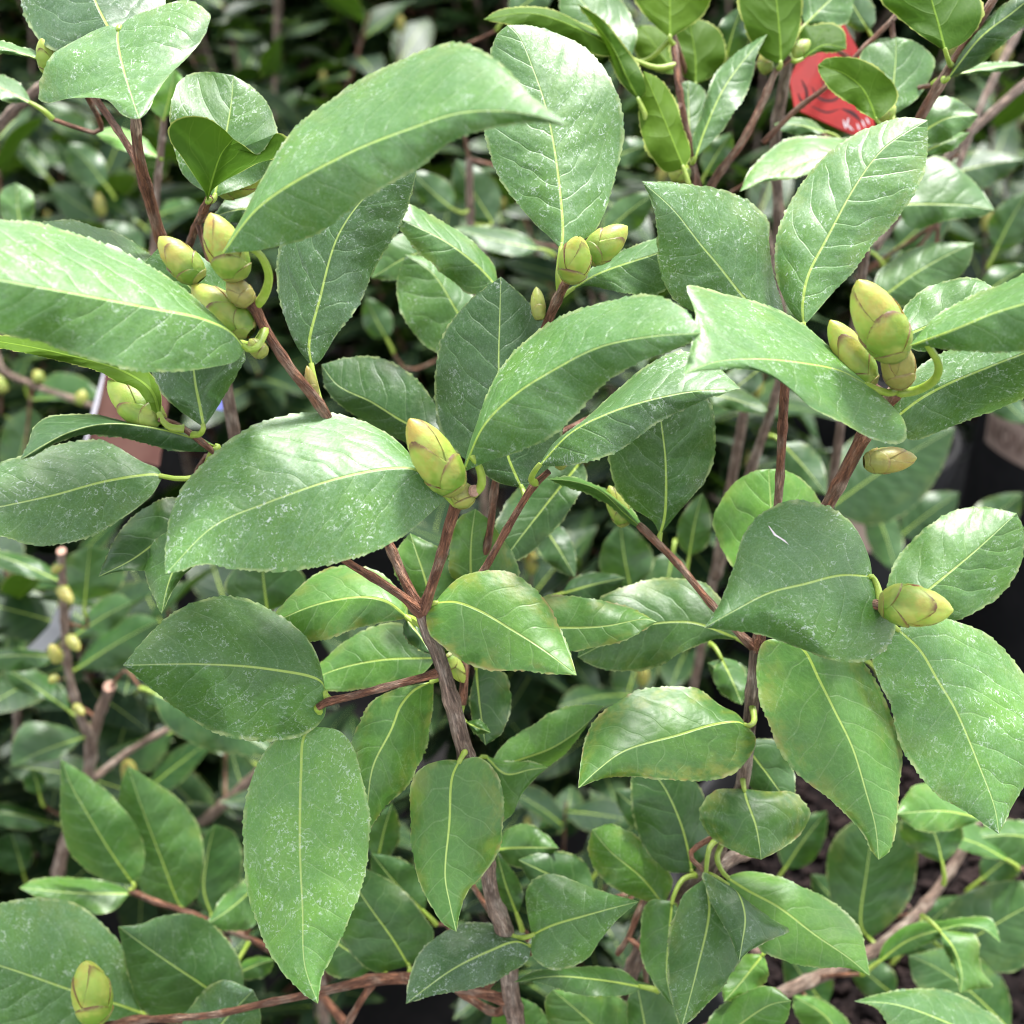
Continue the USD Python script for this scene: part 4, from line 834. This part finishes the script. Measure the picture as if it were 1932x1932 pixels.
L(P3, (440, 1840), (518, 1810), (.52, .51), [(480, 1822)], [(460, 1812), (490, 1805)], [(470, 1848), (505, 1838)], tone=.3, spots=.1)
# --- left edge, farther
for b, t, Lp, Rp, dd, tn in (
    ((160, 1135), (170, 1030), [(115, 1100), (130, 1050)], [(225, 1110), (235, 1050)], .66, .2), ((140, 1200), (250, 1135), [(180, 1140), (220, 1120)], [(190, 1200), (240, 1160)], .68, .35),
    ((120, 1100), (-40, 1035), [(60, 1090), (0, 1070)], [(80, 1060), (0, 1040)], .63, .2), ((140, 1265), (300, 1170), [(190, 1190), (260, 1160)], [(220, 1260), (290, 1210)], .70, .15),
    ((135, 1345), (0, 1255), [(90, 1320), (30, 1300)], [(120, 1300), (60, 1262)], .66, .4), ((160, 1390), (20, 1445), [(110, 1430), (50, 1440)], [(120, 1370), (50, 1365), (25, 1400)], .67, .3),
    ((120, 1240), (-30, 1240), [(50, 1265), (0, 1262)], [(50, 1225), (0, 1225)], .64, .45), ((75, 1500), (60, 1450), [(50, 1490), (45, 1465)], [(85, 1485), (80, 1460)], .68, .3),
    ((110, 1555), (-30, 1530), [(60, 1565), (0, 1555)], [(60, 1530), (0, 1515)], .70, .3), ((45, 1650), (20, 1570), [(0, 1640), (-10, 1590)], [(60, 1620), (50, 1580)], .72, .2),
    ((330, 1380), (200, 1420), [(290, 1450), (240, 1450)], [(290, 1385), (240, 1395)], .74, .4), ((480, 1440), (300, 1350), [(420, 1425), (350, 1390)], [(440, 1395), (360, 1355)], .76, .3),
    ((400, 1560), (290, 1440), [(330, 1550), (290, 1490)], [(400, 1500), (350, 1450)], .78, .1), ((60, 755), (190, 745), [(100, 705), (160, 715)], [(110, 755), (160, 760)], .82, .4),
    ((30, 900), (60, 770), [(0, 870), (10, 800)], [(80, 870), (85, 800)], .84, .15), ((200, 350), (130, 270), [(160, 350), (130, 310)], [(200, 310), (165, 275)], .9, .3)):
    L(P5, b, t, (dd, dd - .012), [((b[0] + t[0]) / 2, (b[1] + t[1]) / 2 - 4)], Lp, Rp, tone=tn * .45, spots=.15)
L(P5, (40, 440), (30, 345), (.62, .62), [(34, 395)], [(5, 410), (3, 360)], [(60, 410), (60, 365)], tone=.45, spots=.6)

# --- blurred leaves between the near shrubs and the rows behind
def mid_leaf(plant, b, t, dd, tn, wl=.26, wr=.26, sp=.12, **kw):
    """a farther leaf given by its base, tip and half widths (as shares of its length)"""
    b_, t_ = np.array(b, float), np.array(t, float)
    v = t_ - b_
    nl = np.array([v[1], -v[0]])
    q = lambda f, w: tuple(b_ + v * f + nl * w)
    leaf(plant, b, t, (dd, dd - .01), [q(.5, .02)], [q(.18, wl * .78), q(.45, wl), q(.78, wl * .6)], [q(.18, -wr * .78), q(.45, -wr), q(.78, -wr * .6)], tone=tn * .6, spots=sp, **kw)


for pl, b, t, dd, tn, wl, wr in (
    (P5, (262, 420), (150, 336), 1.0, .1, .16, .16), (P5, (196, 415), (95, 350), 1.0, .12, .3, .3), (P5, (300, 405), (372, 384), .92, .3, .25, .25), (P5, (170, 335), (105, 268), 1.0, .1, .25, .25),
    (P5, (185, 275), (84, 190), 1.02, .25, .2, .2), (P5, (270, 475), (196, 420), .92, .2, .3, .3), (P5, (90, 335), (10, 240), 1.0, .15, .14, .14), (P5, (8, 1305), (22, 1160), .76, .2, .1, .25),
    (P0, (505, 1155), (494, 1030), .50, .1, .6, .6), (P5, (285, 1305), (520, 1422), .62, .12, .2, .2), (P5, (0, 1275), (128, 1338), .72, .3, .3, .2), (P0, (712, 1625), (740, 1515), .50, .3, .25, .25),
    (P0, (800, 1720), (700, 1610), .49, .35, .3, .3), (P0, (936, 1602), (1054, 1600), .47, .5, .4, .3), (P0, (1122, 1682), (978, 1622), .465, .3, .3, .3), (P0, (975, 1725), (938, 1612), .46, .3, .2, .2),
    (P0, (765, 1165), (815, 1235), .385, .1, .25, .25), (P1, (1560, 962), (1802, 806), .72, .05, .3, .3), (P1, (1650, 955), (1692, 1082), .78, .2, .25, .25), (P1, (1475, 835), (1560, 935), .60, .2, .28, .28),
    (P1, (1300, 1050), (1325, 930), .56, .4, .25, .25), (P0, (1020, 985), (1085, 1090), .50, .35, .25, .25), (P1, (1190, 1110), (1170, 985), .58, .2, .4, .4), (P0, (1060, 1120), (1180, 1090), .48, .05, .2, .3),
    (P4, (1140, 440), (1238, 362), .60, .35, .25, .25), (P4, (855, 395), (775, 322), .68, .2, .28, .28), (P4, (930, 420), (860, 300), .70, .05, .3, .3), (P4, (1020, 470), (855, 430), .62, .35, .15, .12),
    (P1, (1330, 740), (1450, 775), .54, .5, .2, .15), (P1, (1440, 690), (1345, 760), .56, .25, .25, .25), (P1, (1270, 1040), (1240, 1170), .62, .2, .3, .3), (P4, (1400, 430), (1330, 380), .55, .3, .3, .3),
    (P4, (1650, 480), (1560, 400), .62, .2, .3, .3), (P4, (1690, 470), (1800, 380), .66, .15, .3, .3), (P4, (1880, 470), (1940, 360), .68, .2, .3, .3), (P4, (1780, 330), (1930, 300), .64, .1, .2, .25),
    (P4, (1850, 560), (1940, 500), .6, .3, .3, .3), (P4, (900, 640), (820, 560), .72, .2, .3, .3), (P4, (730, 640), (690, 560), .74, .15, .3, .3), (P4, (960, 30), (1050, -30), .6, .2, .3, .3),
    (P4, (1370, 110), (1400, 10), .52, .25, .3, .3), (P4, (1640, 60), (1590, -30), .52, .2, .3, .3), (P4, (1150, 300), (1230, 270), .66, .2, .3, .3), (P4, (1330, 330), (1380, 250), .6, .15, .3, .3),
    (P1, (1480, 1640), (1560, 1530), .60, .1, .3, .25), (P1, (1700, 1800), (1810, 1690), .64, .1, .28, .28), (P1, (1560, 1900), (1480, 1790), .60, .15, .3, .3), (P1, (1850, 1660), (1945, 1590), .66, .12, .3, .3),
    (P1, (1600, 1720), (1530, 1650), .62, .05, .3, .3), (P1, (1690, 1880), (1600, 1800), .62, .12, .3, .28), (P1, (1250, 1560), (1160, 1490), .56, .1, .3, .3), (P1, (1130, 1640), (1210, 1540), .58, .08, .3, .3),
    (P1, (1830, 1020), (1930, 930), .80, .05, .3, .3), (P1, (1700, 1010), (1810, 930), .82, .04, .3, .3), (P4, (1850, 720), (1940, 800), .78, .04, .25, .25),
    (P1, (1640, 1250), (1560, 1180), .62, .1, .3, .3), (P1, (1360, 1240), (1400, 1330), .46, .6, .3, .3), (P1, (1420, 1300), (1335, 1250), .48, .35, .3, .3)):
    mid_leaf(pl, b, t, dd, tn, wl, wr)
leaf(P0, (898, 1258), (916, 1406), (.405, .40), [(905, 1330)], [(950, 1270), (963, 1315), (949, 1380)], [(888, 1320), (897, 1380)], tone=.15, spots=.1, yel=.3)
leaf(P0, (878, 1362), (926, 1382), (.39, .385), [(900, 1372)], [(905, 1358)], [(900, 1384)], tone=.3, spots=.1)

def cut_end(parent, x, y, dist, r, tilt):
    c, an = pt(x, y, dist), np.linspace(0, 2 * np.pi, 13)[:-1]
    nrm = np.array(tilt, float) / np.linalg.norm(tilt)
    a = np.cross(nrm, [0, 1, .2])
    a /= np.linalg.norm(a)
    b = np.cross(nrm, a)
    top = c + nrm * .0004 + (np.outer(np.cos(an), a) + np.outer(np.sin(an), b)) * r
    low = top - nrm * .0012
    V = np.vstack([top, low, [c + nrm * .0004]])
    F = [(24, i, (i + 1) % 12) for i in range(12)] + [(i, 12 + i, 12 + (i + 1) % 12) for i in range(12)] + [(i, 12 + (i + 1) % 12, (i + 1) % 12) for i in range(12)]
    put(parent, 'cut_end', V, F, CUT, smooth=False)


CUT = plain('cut_wood', (0.50, 0.30, 0.22), 0.8, (0.34, 0.20, 0.14), 900.0)
cut_end(P5, 116, 1040, .608, .0026, (0, -.5, 1))
cut_end(P5, 207, 1295, .643, .0036, (.1, -.5, 1))
cut_end(P0, 895, 926, .3445, .0019, (.7, -.6, .3))

# the white tear in the torn leaf
W = pt(*np.array([(1450, 992, .3385), (1463, 1010, .3385), (1478, 1021, .3385), (1490, 1033, .339), (1508, 1052, .3395)]).T)
wd = np.array([.4, 2.2, 3.4, 2.4, .4])[:, None] * PX * .338
dirs = np.array([0.75, 0, 0.66])
put(torn, 'tear', np.vstack([W + dirs * wd, W, W - dirs * wd]), np.vstack([surface_faces(3, 5)]), plain('dry_leaf_edge', (0.75, 0.66, 0.66), 0.7))
# ------------------------------------------------------------------ ground, pot, tags
g = put('/World', 'ground', [(-20, -8, 0), (20, -8, 0), (20, 32, 0), (-20, 32, 0)], [(0, 1, 2, 3)], MULCH, smooth=False)
tag(stage.GetPrimAtPath(g), kind='structure')


def pot(label, cx, cy, top, r, soil=True, band=None, group=None):
    p = thing('plant_pot', label, 'pot', group)
    prof = [(r * .78, 0.004), (r * .80, 0.0), (r * .98, top - .03), (r * 1.03, top - .028), (r * 1.05, top - .004), (r * 1.03, top), (r * .985, top - .002), (r * .96, top - .03), (r * .9, .03)]
    n = 64
    an = np.linspace(0, 2 * np.pi, n + 1)
    V = np.array([[(cx + q * math.cos(a), cy + q * math.sin(a), z) for a in an] for q, z in prof])
    put(p, 'shell', V.reshape(-1, 3), surface_faces(len(prof), n + 1)[:, ::-1], POT)
    if soil:
        rr = np.linspace(0, .958 * r, 26)
        S = np.array([[(cx + q * math.cos(a), cy + q * math.sin(a), 0) for a in an] for q in rr])
        S[..., 2] = top - .026 + .014 * (meshkit.fbm(S * 60, 4, 3) - .5)
        put(p, 'soil', S.reshape(-1, 3), surface_faces(len(rr), n + 1), SOIL)
    if band:
        z0, z1, a0, a1, text = band
        m = 40
        aa = np.linspace(a0, a1, m)
        rz = lambda z: r * (.80 + .18 * z / (top - .03)) + .0015
        Bv = np.array([[(cx + rz(z) * math.cos(a), cy + rz(z) * math.sin(a), z) for a in aa] for z in (z0, z1)])
        b = put(p, 'print_band', Bv.reshape(-1, 3), surface_faces(2, m), TAN)
        tm = meshkit.text_mesh(text, (z1 - z0) * .5, .0004)
        v = np.array(tm.vertices)
        x = v[:, 0] - v[:, 0].min()
        z = z0 + (z1 - z0) * .25 + v[:, 1] - v[:, 1].min()
        rad = np.array([rz(q) for q in z]) + .0008 + v[:, 2]
        ang = a0 + .06 + x / r
        put(b, 'lettering', np.stack([cx + rad * np.cos(ang), cy + rad * np.sin(ang), z], 1), tm.faces, INK, smooth=False)
    return p


def chips(p, name, mat, cx, cy, r, z, count, size, seed, flat=.35):
    rs = np.random.default_rng(seed)
    V, F = [], []
    ico = trimesh.creation.icosphere(subdivisions=1)
    for k in range(count):
        q, a = r * math.sqrt(rs.random()), rs.random() * 6.283
        s = size * rs.uniform(.5, 1.4)
        v = np.array(ico.vertices) * (1 + rs.normal(0, .16, (len(ico.vertices), 1))) * [s, s * rs.uniform(.45, .9), s * flat]
        t1, t2, t3 = rs.uniform(-.5, .5), rs.uniform(-.5, .5), rs.random() * 6.28
        v = v @ trimesh.transformations.euler_matrix(t1, t2, t3)[:3, :3].T
        V.append(v + [cx + q * math.cos(a), cy + q * math.sin(a), z + rs.uniform(-.002, .004)])
        F.append(np.array(ico.faces) + 42 * k)
    return put(p, name, np.vstack(V), np.vstack(F), mat, smooth=False)


c1 = pt(1760, 1720, .67)
PZ = 0.235
pr = pot('wide black pot of dark potting soil under the torn leaf on the right', c1[0], c1[1], PZ, .155)
for nm, mt, ct, sz, sd, fl in (('bark_chips', CHIP, 1000, .0046, 5, .4), ('grit', PERL, 30, .0028, 9, .7)):
    tag(stage.GetPrimAtPath(chips(pr, nm, mt, c1[0], c1[1], .143, PZ - .022, ct, sz, sd, fl)), kind='stuff')
c0 = pt(1930, 830, 1.02)
pot('black pot with a tan lettered band at the right edge', c0[0] + .135, c0[1] + .06, c0[2] + .10, .15, True, (c0[2] - .028, c0[2] + .012, math.radians(180), math.radians(300), 'NOVA NOVA'))
c2 = pt(1607, 1000, .92)
pot('smaller black pot with a pinkish tan band seen under the right hand bud', c2[0] - .02, c2[1] + .115, c2[2] + .05, .13, False, (c2[2] - .018, c2[2] + .020, math.radians(215), math.radians(290), 'NOVA'))

# the red plant tag
def card(name, label, cat, pts, d, mat, thick=.0006):
    t = thing(name, label, cat)
    W = pt(np.array([p[0] for p in pts]), np.array([p[1] for p in pts]), d)
    n = np.cross(W[1] - W[0], W[2] - W[0])
    n /= np.linalg.norm(n)
    k = len(W)
    V = np.vstack([W, W + n * thick])
    F = [(0, i, i + 1) for i in range(1, k - 1)] + [(k, k + i + 1, k + i) for i in range(1, k - 1)]
    for i in range(k):
        j = (i + 1) % k
        F += [(i, k + i, k + j), (i, k + j, j)]
    put(t, 'card', V, F, mat, smooth=False)
    return t, W, n


rt, RW, rn = card('plant_tag', 'red plastic plant tag with a flower picture behind the olive cupped leaf', 'plant tag',
                  [(1590, 40), (1625, 105), (1655, 260), (1612, 256), (1500, 205), (1490, 150), (1520, 85)], np.array([.53, .53, .515, .512, .515, .522, .527]), REDTAG)


def stroke(parent, name, pts, d, w, mat):
    C = spline(pt(np.array([p[0] for p in pts]), np.array([p[1] for p in pts]), d), 14)
    n = len(C)
    tg = np.gradient(C, axis=0)
    sd = np.cross(tg, FWD)
    sd /= np.linalg.norm(sd, axis=1, keepdims=True)
    ww = (w * np.sin(np.linspace(.25, np.pi - .25, n)) * PX * d)[:, None]
    put(parent, name, np.vstack([C + sd * ww, C - sd * ww]), surface_faces(2, n), mat, smooth=False)


for pts, w in ((((1532, 165), (1545, 185), (1570, 190), (1592, 176)), 3), (((1512, 150), (1522, 175), (1518, 205)), 3), (((1548, 150), (1560, 165), (1580, 160)), 2.4), (((1530, 200), (1560, 212), (1585, 205)), 2.2),
               (((1505, 175), (1512, 190), (1530, 195)), 2.6), (((1588, 205), (1610, 215), (1625, 230)), 4)):
    stroke(rt, 'petal_line', pts, .511, w, REDDARK)
for pts in (((1591, 226), (1596, 243)), ((1601, 222), (1597, 240)), ((1597, 234), (1610, 246)), ((1617, 232), (1622, 246)), ((1626, 226), (1632, 240)), ((1634, 222), (1640, 234))):
    stroke(rt, 'lettering', pts, .5095, 2.0, WHITE)
# the tags at the left
lt, LW, ln = card('plant_tag', 'white edged plant tag with a terracotta picture behind the green bud on the left', 'plant tag',
                  [(196, 700), (320, 740), (300, 880), (158, 850)], .62, TERRA)
stroke(lt, 'white_edge', ((199, 690), (182, 760), (168, 810), (155, 856)), .617, 5, WHITE)
st = thing('label_stake', 'bent white plastic label stake beside the cut stem on the left', 'label stake')
C = pt(np.array([132, 122, 108, 85, 55, 20]), np.array([1110, 1150, 1185, 1210, 1238, 1262]), .72)
sd = np.array([.82, .25, -.5]) * .0052
put(st, 'strip', np.vstack([C + sd, C - sd, C - sd + FWD * .0008, C + sd + FWD * .0008]), np.vstack([surface_faces(4, 6)]), WHITE, smooth=False)
bt, _, _ = card('plant_tag', 'small violet plastic tag below the hanging leaf beside the left stem', 'plant tag', [(404, 738), (424, 742), (420, 775), (402, 770)], .60, BLUE)

# ------------------------------------------------------------------ shrubs behind
def bg_leaf(parent, rs, base, direction, up, length, tone, spots):
    n, ts = 11, (-1, -.5, 0, .5, 1)
    s = np.linspace(0, 1, n)
    wd = length * rs.uniform(.20, .25) * (np.sin(np.pi * s ** .85) ** .8)
    d = direction / np.linalg.norm(direction)
    sd = np.cross(d, up)
    sd /= np.linalg.norm(sd)
    nn = np.cross(sd, d)
    bend, fold = rs.uniform(.05, .28), rs.uniform(-.15, .35)
    mid = base + np.outer(s * length, d) - np.outer(bend * length * s ** 2, nn)
    V = np.stack([mid + np.outer(wd * t, sd) + np.outer(wd * abs(t) * fold + .08 * wd * t * math.sin(7 * t), nn) + np.outer(.03 * length * np.sin(s * 8 + t * 2) * abs(t), nn) for t in ts], 1)
    lf = np.stack([np.broadcast_to((s * length / MM)[:, None], (n, 5)), np.outer(wd / MM, ts), np.broadcast_to(ts, (n, 5))], -1)
    tn = np.broadcast_to([tone, spots, .05], lf.shape)
    lg = np.stack([np.broadcast_to(s[:, None], (n, 5)), np.full((n, 5), rs.random()), np.full((n, 5), length / MM)], -1)
    put(parent, 'leaf', V.reshape(-1, 3), surface_faces(n, 5), LEAF_FAR, {'lf': lf.reshape(-1, 3), 'tn': tn.reshape(-1, 3), 'lg': lg.reshape(-1, 3)})


def bg_shrub(name, label, cat, group, height, spread, nbr, per, seed, loc, low=.25, leaf_size=1.0):
    rs = np.random.default_rng(seed)
    p = thing(name, label, cat, group, loc=loc)
    tube(p, 'trunk', spline([(0, 0, 0), (.01, 0, height * .3), (-.01, .01, height * .62)], 10), np.linspace(.008, .004, 10), BARK2, 8, .1, seed)
    for b in range(nbr):
        az = b * 2.4 + rs.uniform(-.4, .4)
        z0 = height * rs.uniform(.12, .5)
        top = height * rs.uniform(.62, 1.0) if b % 3 else height * rs.uniform(low, .6)
        out = spread * rs.uniform(.35, 1.0) * (1.15 - .4 * top / height)
        o = np.array([math.cos(az), math.sin(az), 0])
        C = spline([(0, 0, z0), tuple(o * out * .55 + [0, 0, z0 + (top - z0) * .45]), tuple(o * out + [0, 0, top])], 14)
        tube(p, 'branch', C, np.linspace(.0035, .0014, 14), BARK if b % 2 else BARK2, 7, .1, seed + b)
        for k in range(per):
            f = .35 + .65 * (k + rs.random() * .5) / per
            i = min(int(f * 13), 12)
            base = C[i] + (C[min(i + 1, 13)] - C[i]) * (f * 13 - i)
            a2 = k * 2.3 + rs.uniform(-.5, .5) + az
            dr = np.array([math.cos(a2), math.sin(a2), rs.uniform(-.35, .75) + (.6 if k > per - 3 else 0)]) + o * .35
            up = np.array([rs.normal(0, .3), rs.normal(0, .3), 1.0])
            bg_leaf(p, rs, base, dr, up, rs.uniform(.062, .095) * leaf_size, rs.uniform(.0, .10), rs.uniform(.0, .18))
        if b % 2 == 0:
            V = C[-1] + np.array([0, 0, .002])
            h = np.linspace(0, 1, 8)
            an = np.linspace(0, 2 * np.pi, 9)
            rad = np.interp(h, BUD_H, BUD_R) * .0052
            W = V + np.stack([np.outer(rad, np.cos(an)), np.outer(rad, np.sin(an)), np.broadcast_to((h * .02)[:, None], (8, 9))], -1)
            put(p, 'flower_bud', W.reshape(-1, 3), surface_faces(8, 9)[:, ::-1], BUD, {'lf': np.tile([.3, 0, 1.0], (72, 1)), 'tn': np.stack([np.repeat(h, 9) * .5, np.full(72, .2), np.full(72, .6)], 1)})
    return p


def copy_of(src, label, group, loc, rz, sc=1.0):
    name = src.split('/')[-1]
    path = numbered('/World/' + name)
    x = UsdGeom.Xform.Define(stage, path)
    x.GetPrim().GetReferences().AddInternalReference(src)
    x.GetPrim().SetInstanceable(True)
    x.ClearXformOpOrder()
    x.AddTranslateOp().Set(Gf.Vec3d(*map(float, loc)))
    x.AddRotateZOp(opSuffix='turn').Set(float(rz))
    x.AddScaleOp(opSuffix='size').Set(Gf.Vec3f(sc, sc, sc))
    tag(x.GetPrim(), label, 'shrub', group)


ROWG = 'dark camellias in rows behind'
ROWL = 'dark glossy camellia in the crowded rows behind the near shrubs'
rs = np.random.default_rng(42)
LOWG = 'low dark camellias under the near branches'
LOWL = 'low dark camellia filling the gaps under the near branches'
protos = [bg_shrub('row_shrub', ROWL, 'shrub', ROWG, .66, .20, 15, 15, 11, (-.50, .92, 0)), bg_shrub('row_shrub', ROWL, 'shrub', ROWG, .60, .20, 15, 15, 12, (-.20, .98, 0)),
          bg_shrub('row_shrub', ROWL, 'shrub', ROWG, .70, .22, 16, 16, 13, (.30, 1.15, 0))]
rows = [(.90, (-.78, .10)), (1.18, (-.92, -.62, -.34, -.06, .62, 1.0)), (1.45, (-1.0, -.72, -.45, -.2, .08, .36, .62)), (1.75, (-1.15, -.85, -.58, -.3, -.02, .25, .52, .80, 1.1))]
for y, xs in rows:
    for x in xs:
        copy_of(protos[int(rs.integers(3))], ROWL, ROWG, (x + rs.uniform(-.05, .05), y + rs.uniform(-.05, .05), 0), rs.uniform(0, 360), rs.uniform(.9, 1.1) * (1.0 + .10 * max(0, y - 1.1)))
low = bg_shrub('low_shrub', LOWL, 'shrub', LOWG, .40, .17, 13, 11, 21, (-.30, .66, 0), .2)
for x, y, s_ in ((-.02, .72, .95), (.17, .86, 1.0), (-.52, .70, 1.05), (-.14, .56, .70), (-.40, .52, .72), (.03, .52, .62)):
    copy_of(low, LOWL, LOWG, (x, y, 0), rs.uniform(0, 360), s_)
BACKG = 'tall dark camellias at the back'
BACKL = 'tall dark camellia in the hedge-like mass at the back'
tall = bg_shrub('tall_shrub', BACKL, 'shrub', BACKG, 1.45, .32, 19, 15, 31, (-.95, 1.95, 0), .25, 1.35)
for j, y in enumerate((1.95, 2.25, 2.6)):
    for x in np.arange(-1.55 - .1 * j, 1.6 + .1 * j, .29) + .1 * (j % 2):
        if not (j == 0 and abs(x + .95) < .1):
            copy_of(tall, BACKL, BACKG, (float(x) + rs.uniform(-.05, .05), y + rs.uniform(-.05, .05), 0), rs.uniform(0, 360), rs.uniform(.95, 1.15))
for y, xs in ((1.95, np.arange(-1.2, 1.3, .31)), (2.35, np.arange(-1.4, 1.5, .36))):
    for x in xs:
        copy_of(protos[int(rs.integers(3))], ROWL, ROWG, (float(x), y, 0), rs.uniform(0, 360), rs.uniform(1.4, 1.75))
